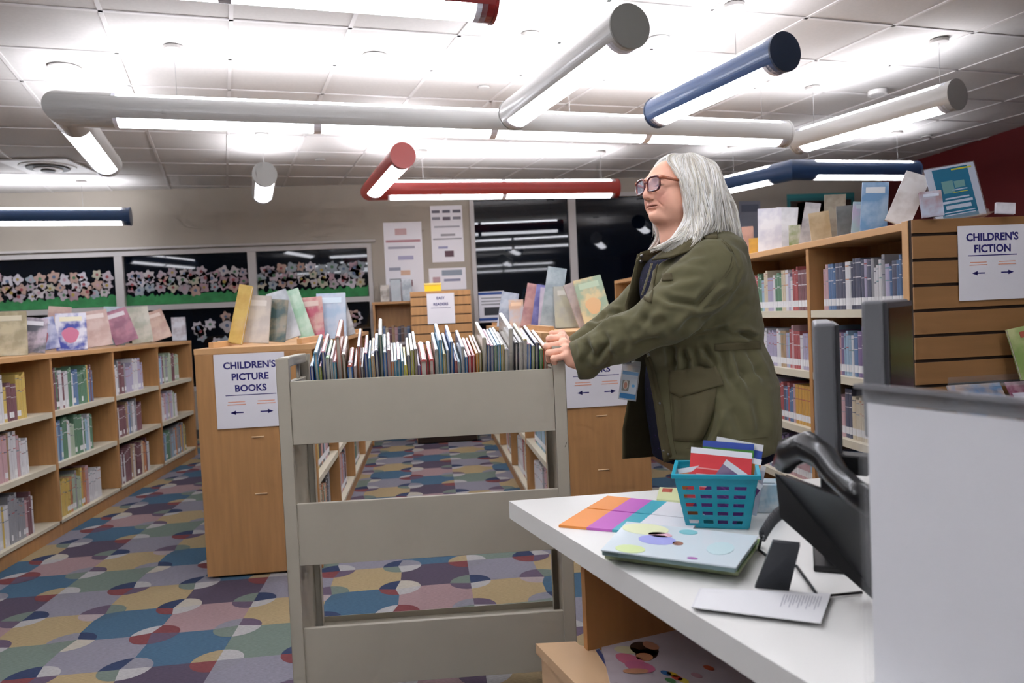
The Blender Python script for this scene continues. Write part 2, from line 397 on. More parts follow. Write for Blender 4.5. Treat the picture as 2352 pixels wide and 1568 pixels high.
def tube_light(path, colr, label, caps=(1, 1), roses=(), elbow=.16, segs=None, r=RT, z=FZ, name='pendant_tube_light', capcol=None):
    c0 = path[0]; root = empty(name, (c0[0], c0[1], z))
    P = [(p[0] - c0[0], p[1] - c0[1]) for p in path]
    M_ = flat(colr, .35, .2)
    L = [0]
    for a, b in zip(P, P[1:]): L.append(L[-1] + math.dist(a, b))
    tot = L[-1]
    for nm, (a0, a1) in (('side_housing', (-38, 40)), ('side_housing', (140, 218))):
        v, f = arc_strip(P, a0, a1, r - .008, r, 12, 0, tot); MB().add(v, f).build(nm, M_, root, smooth=False)
    # lens runs between end bands and elbows
    cuts = [0.05]
    runs = []
    for i in range(len(L) - 1):
        a = L[i] + (.05 if i == 0 else elbow); b = L[i + 1] - (.05 if i == len(L) - 2 else elbow); runs.append((a, b))
    for a, b in runs:
        n = max(1, round((b - a) / 1.2)) if segs is None else segs
        for k in range(n):
            s0, s1 = a + (b - a) * k / n + .012, a + (b - a) * (k + 1) / n - .012
            v, f = arc_strip(P, -142, -38, r - .012, r - .003, 7, s0, s1); MB().add(v, f).build('lower_lens', LAMPD, root)
            v, f = arc_strip(P, 40, 140, r - .012, r - .003, 7, s0, s1); MB().add(v, f).build('upper_lens', LAMPU, root)
        for s in [a + (b - a) * k / n for k in range(0, n + 1)]:
            for a0, a1 in ((-142, -38), (40, 140)):
                v, f = arc_strip(P, a0, a1, r - .012, r - .001, 10, max(0.001, s - .022), min(tot - .001, s + .022))
                MB().add(v, f).build('lens_joint', flat('E6E9F4', .4), root)
    for i in range(1, len(L) - 1):
        for a0, a1 in ((-142, -38), (40, 140)):
            v, f = arc_strip(P, a0, a1, r - .012, r + .001, 10, L[i] - elbow, L[i] + elbow); MB().add(v, f).build('elbow_cover', M_, root)
    for e, (i, j) in enumerate(((0, 1), (-1, -2))):
        d = Vector((P[i][0] - P[j][0], P[i][1] - P[j][1], 0)).normalized(); s = Vector((-d.y, d.x, 0)); n = 36; vs = []
        for q, rr in ((0, r + .003), (.012, r + .003)):
            for k in range(n):
                t = 2 * math.pi * k / n; vs.append(Vector((P[i][0], P[i][1], 0)) + d * q + s * (rr * math.cos(t)) + Vector((0, 0, rr * math.sin(t))))
        MB().add(vs, [tuple(range(n))[::-1], tuple(range(n, 2 * n))] + [(k, (k + 1) % n, n + (k + 1) % n, n + k) for k in range(n)]).build('end_cap', flat(capcol, .45) if capcol else M_, root)
        # inner dark band closing the 5 cm before the lens
        for a0, a1 in ((-142, -38), (40, 140)):
            s0, s1 = (0, .05) if e == 0 else (tot - .05, tot)
            v, f = arc_strip(P, a0, a1, r - .012, r - .001, 10, s0 + 1e-4, s1 - 1e-4); MB().add(v, f).build('end_band', M_, root)
    for s in roses:
        for i in range(len(L) - 1):
            if s <= L[i + 1] or i == len(L) - 2:
                u = (s - L[i]) / (L[i + 1] - L[i]); x = P[i][0] + (P[i + 1][0] - P[i][0]) * u; y = P[i][1] + (P[i + 1][1] - P[i][1]) * u; break
        n = 20; top = CZ - z - .0005
        cb = MB().tube([(x, y, r - .004), (x, y, top)], .0022, 6).build('suspension_cable', STEEL, root)
        MB().prism([(x + .055 * math.cos(2 * math.pi * k / n), y + .055 * math.sin(2 * math.pi * k / n)) for k in range(n)], top - .018, top).build('ceiling_canopy', flat('A8A4A0', .4), root)
    tag(root, label, 'ceiling light', 'pendant tube lights'); return root
WT = 'B9B9B7'
tube_light([(-1.6, 2.54), (.3, 2.9)], '8E1F1E', 'red tube light crossing the top edge of the picture, nearest of all', roses=(.4, 1.6))
tube_light([(-2.26, 5.72), (-1.91, 4.33), (2.66, 5.21)], WT, 'long white tube light spanning the room with a short arm at its left end', roses=(.25, 2.0, 4.4, 5.9), elbow=.24)
tube_light([(.935, 3.196), (.587, 4.567)], WT, 'light grey tube light with a dark end cap, pointing at the camera', roses=(1.1,), capcol='8A8A86')
tube_light([(1.807, 3.518), (1.501, 4.575)], '34507A', 'short dark blue tube light above the person, pointing at the camera', roses=(.35,), capcol='2B3A52')
tube_light([(3.305, 4.278), (2.906, 5.461)], WT, 'light grey tube light at upper right, above the tall bookcase', roses=(.1, 1.1))
tube_light([(3.04, 7.55), (3.449, 6.62), (4.811, 6.819)], '34507A', 'bent dark blue tube light over the right bookcase, behind the white hair', roses=(.3, 1.2, 2.2), elbow=.2)
tube_light([(-.126, 5.665), (-.461, 7.142), (1.967, 7.40)], '98302B', 'bent red tube light hanging in the middle of the room', roses=(.2, 2.0, 3.8), elbow=.14)
tube_light([(-1.26, 6.256), (-1.475, 7.178)], WT, 'short light grey tube light seen end-on left of the red one', roses=(.15,), capcol='9A9A97')
tube_light([(-5.6, 7.87), (-3.111, 8.37)], '34507A', 'dark blue tube light low at the left edge in front of the beige wall', roses=(.6, 2.1))
# further pendants of the same kind behind the camera and to the right light the near half of the room
tube_light([(-3.4, .1), (-.8, .6)], WT, 'white tube light behind the camera on the left', roses=(.4, 2.2))
tube_light([(-1.9, 1.15), (.85, 1.68)], WT, 'unseen white tube light added overhead to brighten the person', roses=(.5, 2.2))  # extra lamp out of view, added to brighten the person and hair
tube_light([(2.0, .3), (1.7, 1.6)], WT, 'white tube light above the desk, over the camera', roses=(.5,))
tube_light([(-.6, -2.2), (3.4, -1.4)], WT, 'white tube light far behind the camera', roses=(.5, 3.2))
tube_light([(-4.4, 3.0), (-4.9, 4.9)], '34507A', 'blue tube light outside the left edge of the picture', roses=(.5, 1.5))
# ================================================================== bookcases
ORD = ['first', 'second', 'third', 'fourth', 'fifth', 'sixth', 'seventh', 'eighth', 'ninth', 'tenth', 'eleventh', 'twelfth', 'thirteenth', 'fourteenth', 'fifteenth', 'sixteenth', 'seventeenth', 'eighteenth', 'nineteenth', 'twentieth']
BC = {'white': 'D3D2D6', 'pale blue': '8FB0C9', 'blue': '3F6DA0', 'navy': '2A3458', 'teal': '3F8C93', 'green': '3F7A55', 'pale green': 'A3B59A', 'grey': '8D8F96', 'cream': 'CDBFA2', 'tan': 'A98A62', 'yellow': 'D0B042', 'orange': 'C77A3C', 'red': 'A83236', 'pink': 'C49AA0', 'maroon': '6E2A3A', 'purple': '6B5286', 'lilac': 'A9A2C0', 'black': '26262B', 'brown': '6C4A34', 'gold': 'C8930F'}
SETS = {'L': ['pale blue', 'white', 'green', 'grey', 'lilac', 'cream', 'white', 'pink', 'blue', 'pale green', 'tan', 'yellow', 'maroon', 'white', 'grey', 'orange'],
        'R': ['pink', 'blue', 'lilac', 'cream', 'grey', 'purple', 'white', 'navy', 'pale blue', 'tan', 'white', 'red', 'green', 'lilac'],
        'P': ['white', 'red', 'pale blue', 'grey', 'cream', 'orange', 'black', 'green', 'pink', 'navy', 'teal']}
LBL = flat('DEDEE0', .5)
_bm = {}
def faded(h):
    m = mat('faded_' + h, h, .35, coat=.3); b = m.node_tree.nodes['Principled BSDF'].inputs['Base Color']
    c = lin(h); g = lin('D6D4D4'); k = .14; b.default_value = tuple(a * (1 - k) + q * k for a, q in zip(c, g)); return m
def spine_book_mesh(col, w, h, d, lab=True):
    """book standing upright, spine towards -Y at y=0, thickness w along x, depth d; spine label band near foot"""
    key = (lab, col, round(w, 3), round(h, 2), round(d, 2))
    if key in _bm: return _bm[key]
    m = MB(); w2 = w / 2; t = .0022
    m.box(-w2, -w2 + t, .004, d, 0, h, 0).box(w2 - t, w2, .004, d, 0, h, 0)
    m.box(-w2 + t, w2 - t, .006, d - .005, .003, h - .003, 1)
    n = 4; arc = [(-w2 + w * k / n, .004 - .004 * math.sin(math.pi * k / n)) for k in range(n + 1)]
    zs = [0, .018, .05, h * .62, h * .64, h * .9, h * .92, h]; mi = [0, 2 if lab else 0, 0, 3, 0, 3, 0]
    for k in range(n):
        for q in range(len(zs) - 1):
            (x0, y0), (x1, y1) = arc[k], arc[k + 1]
            m.add([(x0, y0, zs[q]), (x1, y1, zs[q]), (x1, y1, zs[q + 1]), (x0, y0, zs[q + 1])], [(0, 1, 2, 3)], mi[q])
    m.add([(p[0], p[1], h) for p in arc] + [(w2, .006, h), (-w2, .006, h)], [tuple(range(n + 3))], 0)
    band = 'white' if col in ('navy', 'black', 'maroon', 'blue', 'purple', 'red', 'brown', 'green') else random.choice(['navy', 'red', 'teal', 'orange', 'grey'])
    _bm[key] = m.mesh('book', [faded(BC[col]), PAGES, LBL, faded(BC[band])])
    return _bm[key]
def book_row(x, ys, z, face, names, shelf, case, bay, order, gapz, pal, fill=.9, hmin=.19, hmax=.28, wmin=.014, wmax=.034, rng=None, special=None):
    """books standing on a shelf along Y; face=+1 spines look to +X, -1 spines look to -X"""
    y0, y1 = ys; y = y0 + .012; L = (y1 - y0) * fill; lst = []
    run = None
    while y < y0 + L:
        if run is None or rng.random() < .55: run = rng.choice(pal); hh = rng.uniform(hmin, min(hmax, gapz - .02))
        w = round(rng.choice([wmin, (wmin + wmax) / 2, (wmin * 2 + wmax) / 3, wmax]), 3)
        h = round(max(hmin, min(hh + rng.uniform(-.012, .012), gapz - .02)), 2); c_ = run
        if special and special(y): c_, h, w = special(y)
        lst.append((y + w / 2, c_, w, h)); y += w + .0015
    if order < 0: lst = lst[::-1]
    tot = {}
    for it in lst: tot[it[1]] = tot.get(it[1], 0) + 1
    cnt = {}
    for (yy, c_, w, h) in lst:
        cnt[c_] = cnt.get(c_, 0) + 1
        o = bpy.data.objects.new('book', spine_book_mesh(c_, w, h, .16, case != 'left bookcase' or rng.random() < .35)); COL.objects.link(o)
        o.rotation_euler = (0, 0, math.pi / 2 if face > 0 else -math.pi / 2)
        o.location = (x, yy, z + .0005)
        if tot[c_] == 1: lab = 'only %s book, %s shelf, %s bay, %s' % (c_, shelf, bay, case)
        elif cnt[c_] == 1: lab = 'nearest %s book, %s shelf, %s bay, %s' % (c_, shelf, bay, case)
        else: lab = '%s %s book from near end, %s shelf, %s bay, %s' % (ORD[cnt[c_] - 1], c_, shelf, bay, case)
        tag(o, lab, 'book', 'books on the %s shelf of the %s' % (shelf, case))
def bookcase(name, x0, x1, y0, y1, ztop, shelves, divs, label, endmat=WOOD, base=.1, slat=False, open_sides=(1, 1), tray=False):
    """double-faced bookcase running along Y; origin at its foot"""
    cx, cy = (x0 + x1) / 2, y0
    root = empty('bookcase', (cx, cy, 0)); hw = (x1 - x0) / 2; L = y1 - y0; t = .028
    B = lambda nm, m, *bx: MB().box(*bx).build(nm, m, root, bevel=.002)
    B('end_panel', endmat, -hw - .004, hw + .004, -.0, t, .012, ztop - (.0 if slat else .03))
    B('end_panel', endmat, -hw - .004, hw + .004, L - t, L, .012, ztop - .03)
    B('top_panel', WOOD_H, -hw - .006, hw + .006, .0 if not slat else t, L, ztop - .03, ztop)
    B('back_panel', WOOD, -.008, .008, t, L - t, base, ztop - .03)
    B('plinth', WOOD, -hw + .012, hw - .012, t, L - t, 0.0, base - .02)
    ds = [y - y0 for y in divs]; edges = [t] + ds + [L - t]
    for d in ds:
        for s in (-1, 1):
            B('divider', WOOD, *sorted((s * .008, s * (hw - .001))), d - .014, d + .014, base, ztop - .03)
    for a, b in zip(edges, edges[1:]):
        a2, b2 = a + (.0145 if a != t else .0005), b - (.0145 if b != L - t else .0005)
        for s in (-1, 1):
            for k, z in enumerate([base] + shelves):
                m = MB(); e = hw - .004
                X = sorted((s * .0085, s * e)); m.box(X[0], X[1], a2, b2, z - .008, z)
                X = sorted((s * (e - .002), s * e)); m.box(X[0], X[1], a2, b2, z - (.034 if k else .02), z - .0081)
                m.build('shelf', CREAM, root)
    if tray:
        B('top_rim', WOOD_H, -hw + .05, -hw + .075, .06, L - .06, ztop, ztop + .03)
        B('top_rim', WOOD_H, hw - .075, hw - .05, .06, L - .06, ztop, ztop + .03)
    if slat:
        n = int((ztop - .05) / .078)
        z = ztop - .028
        m = MB(); m.box(-hw - .03, hw + .03, -.026, -.006, .012, ztop).build('slatwall_panel', GROOVE, root)
        zz = ztop; first = True
        while zz > .1:
            h = .05 if first else .082
            MB().box(-hw - .034, hw + .034, -.034, -.0262, max(.012, zz - h), zz).build('slat', WOOD_D if name != 'small' else WOOD, root, bevel=.0015)
            zz -= h + .011; first = False
        B('corner_trim', WOOD_H, -hw - .034, -hw - .006, -.006, t + .002, .012, ztop); B('corner_trim', WOOD_H, hw + .006, hw + .034, -.006, t + .002, .012, ztop)
    tag(root, label, 'bookcase'); return root
SH = [.46, .79]
LC = bookcase('left', -2.95, -2.353, 3.9, 7.68, 1.155, SH, [4.92, 5.84, 6.76], 'long low maple bookcase at the left edge facing the aisle')
PL = bookcase('pl', -1.165, -.6, 3.856, 7.55, 1.167, SH, [4.78, 5.70, 6.62], 'low maple bookcase whose end panel and sign stand left of the cart', tray=True)
PR = bookcase('pr', .595, 1.155, 3.856, 7.55, 1.167, SH, [4.78, 5.70, 6.62], 'low maple bookcase whose end panel stands between cart and person', tray=True)
SHR = [.37, .65, .93, 1.225]
RC = bookcase('right', 1.81, 2.43, 2.57, 7.0, 1.55, SHR, [3.36, 4.27, 5.18, 6.09], 'tall maple bookcase on the right with a slatted end panel', slat=True)
SC2 = bookcase('small', -.13, .41, 7.53, 8.86, 1.54, [.42, .74, 1.08], [8.2], 'small distant maple bookcase with slatted end, by the beige pier', slat=True)
# door pulls / screws seen on the end panels
for nm, X, who in ((PL, 0, 'left'), (PR, .02, 'right')):
    for z in (.42, .71):
        MB().tube([(X - .03, -.004, z), (X + .03, -.004, z)], .003, 8).build('panel_clip', flat('E8C79A', .3), nm)
rng = random.Random(11)
yb = {'L': [(3.93, 4.92), (4.92, 5.84), (5.84, 6.76), (6.76, 7.66)]}
BN = ['nearest', 'second', 'third', 'farthest']
for bi, (a, b) in enumerate(yb['L']):
    for sn, z, gz in (('bottom', .1, .325), ('middle', .46, .29), ('top', .79, .29)):
        if bi == 0: a2 = 4.15
        else: a2 = a + .02
        pal = rng.sample(SETS['L'], 6)
        book_row(-2.39, (a2 + .0, b - .04), z, 1, None, sn, 'left bookcase', BN[bi], 1, gz, pal, fill=rng.uniform(.6, .82) if sn != 'top' else .72, rng=rng, wmin=.016, wmax=.03, hmin=.2)
# picture-book cases, the two faces seen through the cart
for X, face, case in ((-.64, 1, 'case left of middle aisle'), (.635, -1, 'case right of middle aisle')):
    for bi, (a, b) in enumerate([(3.9, 4.78), (4.78, 5.70), (5.7, 6.62)]):
        for sn, z, gz in (('bottom', .1, .325), ('middle', .46, .29), ('top', .79, .29)):
            if bi == 2 and sn != 'bottom': continue
            sp = (lambda y, a=a: ('yellow', .26, .03) if y < a + .3 else None) if (face > 0 and bi == 0 and sn == 'middle') else None
            book_row(X, (a + .03, b - .04), z, face, None, sn, case, ['near', 'second', 'third'][bi], 1, gz, rng.sample(SETS['P'], 6), fill=rng.uniform(.75, .95), rng=rng, hmin=.22, wmin=.018, wmax=.036, special=sp)
for bi, (a, b) in enumerate([(2.62, 3.36), (3.36, 4.27), (4.27, 5.18)]):
    for sn, z, gz in (('lowest', .1, .25), ('fourth', .37, .26), ('third', .65, .26), ('second', .93, .275), ('top', 1.225, .26)):
        if bi == 2 and sn in ('lowest', 'fourth'): continue
        if bi == 1 and sn == 'lowest': continue
        wn, wx = .014, .028
        sp = None
        if sn == 'second' and bi == 0: sp = lambda y: ('red', .235, .03) if y < 2.8 else None
        if sn == 'third' and bi == 1: sp = lambda y: ('gold', .2, .03) if y < 3.56 else None
        if sn == 'top' and bi == 1: sp = lambda y: ('maroon', .2, .03) if y < 3.5 else None
        book_row(1.845, (a + .03, b - .02), z, -1, None, sn, 'tall right bookcase', ['near', 'middle', 'far'][bi], 1, gz, rng.sample(SETS['R'], 7), fill=.92, rng=rng, hmin=.17, hmax=.215, wmin=wn, wmax=wx, special=sp)
wb = empty('bookcase', (-.385, 8.88, 0))
for bx_, nm_ in (((-.235, -.21, -.26, 0, 0, 1.45), 'side_panel'), ((.20, .225, -.26, 0, 0, 1.45), 'side_panel'), ((-.24, .23, -.265, 0, 1.4505, 1.48), 'top_panel'), ((-.2095, .1995, -.01, 0, .05, 1.45), 'back_panel'), ((-.2095, .1995, -.25, -.0105, 0, .07), 'plinth')):
    MB().box(*bx_).build(nm_, WOOD, wb, bevel=.002)
for z in (.36, .66, .96): MB().box(-.2095, .1995, -.255, -.0105, z - .02, z).build('shelf', CREAM, wb)
tag(wb, 'small open maple bookcase against the back wall, left of the slatted one', 'bookcase')
for sn, z in (('upper', .96), ('lower', .66)):
    x = -.58; k = 0; cs_ = ['brown', 'grey', 'blue', 'cream', 'maroon', 'tan', 'pink', 'navy']
    while x < -.22:
        c_ = cs_[k % 8]; w = .034
        o = bpy.data.objects.new('book', spine_book_mesh(c_, w, .22 + .01 * (k % 3), .16)); COL.objects.link(o); o.location = (x, 8.66, z + .0005)
        tag(o, '%s book, %s shelf, small bookcase against the back wall' % (('first ' if k < 8 else 'second ') + c_, sn), 'book', 'books on the %s shelf of the wall bookcase' % sn); x += w + .0015; k += 1

# ------------------------------------------------------------------ signs on the end panels
def sign(x0, x1, z0, z1, y, lines, label, small=False, lean=0):
    w, h = x1 - x0, z1 - z0
    root = empty('shelf_sign', ((x0 + x1) / 2, y, z0)); root.rotation_euler.x = lean
    MB().box(-w / 2, w / 2, -.0012, 0, 0, h).build('sheet', PAPER, root)
    n = len(lines); top = h * .86; step = h * (.155 if not small else .2)
    for k, (s, sz) in enumerate(lines):
        text('lettering', s, h * sz, INK, root, T3(0, -.0016, top - k * step - h * .02) @ FACE_Y)
    zb = top - n * step + step * .28
    MB().box(-w * .36, w * .36, -.0018, -.0012, zb, zb + .0035).build('rule_line', INK, root)
    if not small:
        for s_ in (-1, 1):
            MB().box(s_ * w * .21 - w * .13, s_ * w * .21 + w * .13, -.0018, -.0012, zb - h * .125, zb - h * .115).box(s_ * w * .21 - w * .12, s_ * w * .21 + w * .12, -.0018, -.0012, zb - h * .09, zb - h * .08).build('orange_print', INKO, root)
            m = MB(); cx_, cz_ = s_ * w * .19, zb - h * .23
            m.box(cx_ - w * .07, cx_ + w * .07, -.0018, -.0012, cz_ - h * .008, cz_ + h * .008)
            tip = cx_ + s_ * w * .115; bx = cx_ + s_ * w * .035
            tri = [(tip, -.0012, cz_), (bx, -.0012, cz_ + h * .03), (bx, -.0012, cz_ - h * .03)]
            m.quadslab(tri, .0006, 0, n=(0, -1, 0)); m.build('arrow', INK, root)
    tag(root, label, 'sign'); return root
sign(-1.075, -.73, .76, 1.135, 3.848, [("CHILDREN'S", .125), ('PICTURE', .125), ('BOOKS', .125)], "white sign reading CHILDREN'S PICTURE BOOKS, left of the cart")
sign(.70, 1.045, .76, 1.135, 3.848, [("CHILDREN'S", .125), ('PICTURE', .125), ('BOOKS', .125)], 'white picture books sign half hidden behind the raised sleeve and badge')
sign(1.95, 2.225, 1.245, 1.52, 2.531, [("CHILDREN'S", .14), ('FICTION', .14)], "white sign reading CHILDREN'S FICTION on the slatted end panel")
sign(.0, .275, 1.21, 1.515, 7.49, [('EASY', .12), ('READERS', .12)], 'small white sign reading EASY READERS on the distant slatted bookcase', small=True)
# ================================================================== display books standing on the bookcase tops
def art(a, b, s=9, c=None):
    return mat('cover_%s_%s_%d' % (a, b, s), a, .35, col2=b, nscale=s, lo=.42, hi=.56, coat=.25)
def display_book(px, pyb, zt, wpx, hpx, cols, label, pl=None, lean=0, yaw=None, back=-.18, thick=.014, group=None, w=None, h=None, spine=None, s=9):
    """covers face the camera side; px,pyb is the foot in the photo, lean = sideways tilt, back = tilt away"""
    p = onz(px, pyb, zt) if pl is None else (onX(px, pyb, pl[1]) if pl[0] == 'X' else onY(px, pyb, pl[1])); p[2] = zt; hpx = pyb - (pyb - hpx)
    ytop = pyb - hpx; Z0 = float((-(RN.T @ (p - CN)))[2]); foot = float(proj_np(p[None])[1][0]); hpx = max(18, foot - ytop)
    Z = float((-(RN.T @ (p - CN)))[2]); w = w or wpx / F * Z; h = h or hpx / F * Z
    root = empty('picture_book', tuple(p))
    yw = yaw if yaw is not None else -math.atan2(p[0], p[1]) * .6
    root.rotation_mode = 'XYZ'
    R_ = Matrix.Rotation(yw, 3, 'Z') @ Matrix.Rotation(back, 3, 'X') @ Matrix.Rotation(lean, 3, 'Y')
    root.rotation_euler = R_.to_euler()
    zs = [(R_ @ Vector((x, y, 0))).z for x in (-w / 2, w / 2) for y in (0, thick)]
    root.location.z = zt + .001 - min(zs)
    cv = art(cols[0], cols[1], s)
    MB().box(-w / 2, w / 2, -.0, .002, 0, h).box(-w / 2, w / 2, thick - .002, thick, 0, h).box(-w / 2, -w / 2 + .003, .002, thick - .002, 0, h).build('cover', cv, root)
    MB().box(-w / 2 + .0035, w / 2 - .004, .0025, thick - .0025, .004, h - .004).build('pages', PAGES, root)
    if len(cols) > 2:
        MB().box(-w * .36, w * .36, -.0012, -.0002, h * .78, h * .9).build('title_block', flat(cols[2], .4), root)
    if len(cols) > 3:
        n = 18; cx_, cz_ = -w * .03, h * .4; rr = min(w, h) * .27
        m = MB(); m.quadslab([(cx_ + rr * math.cos(t) * (1 + .12 * math.sin(3 * t)), -.0002, cz_ + rr * math.sin(t) * 1.1) for t in [2 * math.pi * k / n for k in range(n)]][::-1], .001, 0, n=(0, -1, 0))
        m.build('cover_picture', flat(cols[3], .4), root)
    tag(root, label, 'book', group); return root
G1 = 'picture books displayed on the left bookcase'
for r in [
    (22, 800, 70, 86, ('C9BE9A', 'A79B78', 'E1DAC0'), 'cream picture book at the left frame edge on the left bookcase top', .0),
    (70, 798, 55, 66, ('5A5C68', 'C7B9C9', 'E6E6EE'), 'dark picture book with pale title beside the cream one, left bookcase top', .12),
    (98, 796, 70, 60, ('7A83B8', 'C9CDE6', 'DADAE8', 'B06A7A'), 'blue and lilac picture book, third from frame edge, left bookcase top', -.15),
    (165, 790, 62, 72, ('3C4AA8', 'E2E2EE', 'F0EAD0', 'D07A9A'), 'bright blue picture book with white and pink picture, left bookcase top', .0),
    (130, 783, 46, 78, ('CDB3A8', 'B99A92'), 'dusty pink tall picture book behind the bright blue one', .1),
    (228, 785, 56, 70, ('D8C0B8', 'C7A79E', 'E8DAD4'), 'pale pink picture book right of the bright blue one', -.12),
    (292, 780, 50, 66, ('8E5470', 'B7788E', 'E6DDE4'), 'plum picture book leaning right, left bookcase top', -.3),
    (262, 776, 44, 72, ('A9C0C8', '8C98A8'), 'pale blue picture book behind the plum one', .05),
    (328, 775, 44, 70, ('A8A894', 'C9C4B4'), 'sage grey picture book, left bookcase top, right of the plum one', -.1),
    (372, 770, 46, 52, ('D2B2A0', 'BF9A8A', 'E6D2C6'), 'peach picture book near the far end of the left bookcase', -.3),
    (412, 768, 30, 40, ('C9CAD2', 'A9A0A8'), 'small grey picture book, last on the left bookcase top', 0)]:
    display_book(r[0], r[1], 1.155, r[2], r[3], r[4], r[5], pl=('X', -2.52 - (.16 if 'behind' in r[5] else 0)), lean=r[6], group=G1, yaw=.35)
G2 = 'picture books displayed left of the middle aisle'
for i_, r in enumerate([
    (538, 783, 30, 128, ('D6B650', 'C9A23E'), 'tall yellow picture book leaning right above the left end panel', .2, .03),
    (582, 780, 66, 100, ('CFC7BC', 'BBB4AE', 'DCD8D2'), 'pale grey picture book right of the tall yellow one', .08, .015),
    (628, 777, 50, 88, ('2F4F4F', '8C8672'), 'dark green picture book between two pale ones', .1, .015),
    (668, 775, 46, 106, ('CDD3D8', 'B4BBC2'), 'silvery white picture book leaning left above the end panel', -.28, .02),
    (706, 775, 34, 112, ('9CC4A8', 'BFD8C4'), 'mint green picture book leaning left behind the cart books', -.3, .02),
    (715, 765, 60, 82, ('B0405A', 'C99A92', 'D6BCB4'), 'crimson and tan picture book left of the pale blue one', -.05, .015),
    (762, 764, 66, 92, ('9DB4CC', 'B9C3D2', 'CFE0EC'), 'pale blue picture book above the cart books', 0, .015),
    (800, 764, 34, 68, ('8F8A88', 'C4BEBB'), 'grey picture book leaning left, right end of the row', -.25, .02)]):
    display_book(r[0], r[1], 1.1675, r[2], r[3], r[4], r[5], pl=('Y', 4.2 + .085 * i_), lean=r[6], thick=r[7], group=G2, yaw=.0)
G3 = 'picture books displayed right of the middle aisle'
for i_, r in enumerate([
    (1160, 740, 40, 66, ('AEB3BC', '8F96A4'), 'grey blue picture book at left end behind the cart, leaning right', .2, .015),
    (1188, 742, 34, 54, ('C9A58A', 'B8B4B8', 'E0BE9C'), 'small tan-topped picture book in front of the grey blue one', .0, .02),
    (1212, 745, 34, 92, ('B98A82', '9C6A6C'), 'salmon picture book leaning right behind the cart books', .22, .015),
    (1236, 748, 34, 92, ('5B5A94', '7B7AB0'), 'violet blue picture book right of the salmon one', .2, .015),
    (1256, 752, 40, 90, ('D0C4CE', 'BBAFC0'), 'pale lilac picture book behind the right cart books', .12, .015),
    (1262, 755, 44, 140, ('A5AFB4', '8A979C'), 'tall silver grey picture book leaning right, highest of its row', .2, .02),
    (1308, 757, 62, 100, ('B4B5A0', 'A9A9A0', 'C8C8BE'), 'grey green picture book in the middle of the right row', .0, .03),
    (1352, 760, 44, 112, ('BDB0AC', 'A79A98'), 'pinkish grey picture book leaning left beside the landscape one', -.3, .02),
    (1378, 762, 66, 122, ('D9C79A', '9DB29A', 'B9CDB4', 'E0B98A'), 'yellow and green landscape picture book above the near hand', -.2, .02)]):
    display_book(r[0], r[1], 1.1675, r[2], r[3], r[4], r[5], pl=('Y', 5.0 - .085 * i_), lean=r[6], thick=r[7], group=G3, yaw=-.05)
G4 = 'books displayed on the tall right bookcase'
for r in [
    (1718, 572, 26, 52, ('B78A78', '9C7464'), 'brown book beside the white hair, tall right bookcase top', .0, 0),
    (1733, 571, 24, 24, ('D8A020', 'B98A20'), 'small gold book low beside the white hair', .0, 0),
    (1768, 566, 52, 88, ('E6E6EA', 'CFCFDA'), 'large plain white book on the tall right bookcase top', .02, 0),
    (1800, 560, 48, 82, ('D5D8DC', 'BFC2C8'), 'light grey book behind the large white one', .1, .1),
    (1826, 553, 26, 36, ('8DA05C', 'CFCFC4'), 'short olive book right of the large white one', .0, 0),
    (1852, 550, 34, 82, ('CFCFD2', 'A9A9B0'), 'grey white book leaning right, centre of the right case top', .18, 0),
    (1888, 548, 44, 60, ('D9C6A2', 'C4AC84'), 'cream picture book right of the leaning grey white one', -.08, 0),
    (1915, 545, 46, 98, ('A8A090', '8A8274'), 'tall taupe book rising behind the cream picture book', .06, .05),
    (1945, 538, 40, 66, ('7F8486', '6A6F70'), 'dark grey book left of the blue ones on the right case', .0, 0),
    (1982, 530, 50, 64, ('B9D2D8', 'D2C4DC', 'DDE6EA'), 'pale aqua book in front of the sky blue one', .1, 0),
    (2006, 524, 56, 104, ('6F9FD0', 'A9C8E6', 'E6EEF6'), 'tall sky blue book on the tall right bookcase top', .08, 0),
    (2060, 512, 54, 108, ('E8E6E6', 'CFC9C6'), 'white picture book leaning right near the slatted corner', .42, 0),
    (2145, 500, 46, 60, ('A3A9BE', '8C6A6E', 'C6CBDA'), 'grey lilac book left of the blue display sign', -.06, 0),
    (2310, 494, 40, 26, ('C9C6CC', 'A9A4AC'), 'small pale book right of the blue display sign', .1, 0)]:
    yw = -.45 if r[0] < 2080 else -.3
    display_book(r[0], r[1], 1.551, r[2], r[3], r[4], r[5], lean=r[6], pl=('X', 1.95 + (.15 if 'behind' in r[5] else 0)) if r[0] < 2080 else None, group=G4, yaw=yw, back=-.12)
# books on the small distant case
for k, r in enumerate([(885, 688, 20, 34, ('B9AFA4', '7C7468'), 'brownish book standing at left on the distant wall bookcase'), (910, 682, 22, 40, ('A9AFB4', '9CA4AA'), 'grey book in the middle of the distant wall bookcase top'),
          (936, 676, 22, 36, ('8E98A0', 'B4BAC0'), 'blue grey book left of the yellow box')]):
    display_book(r[0], r[1], 1.481, r[2], r[3], r[4], r[5], pl=('Y', 8.72), yaw=.1, group='books on the small distant bookcase')
yb_ = empty('storage_box', tuple(onz(995, 668, 1.54)) ); yb_.location.y = 7.75; yb_.location.z = 1.5405
MB().box(-.085, .085, -.05, .05, 0, .07).build('box_body', mat('yellow_cardboard', 'F0C818', .5), yb_, bevel=.003)
MB().box(-.09, .09, -.055, .055, .07, .09).build('lid', flat('E9D37A', .5), yb_, bevel=.003); tag(yb_, 'small bright yellow box on top of the distant slatted bookcase', 'box')

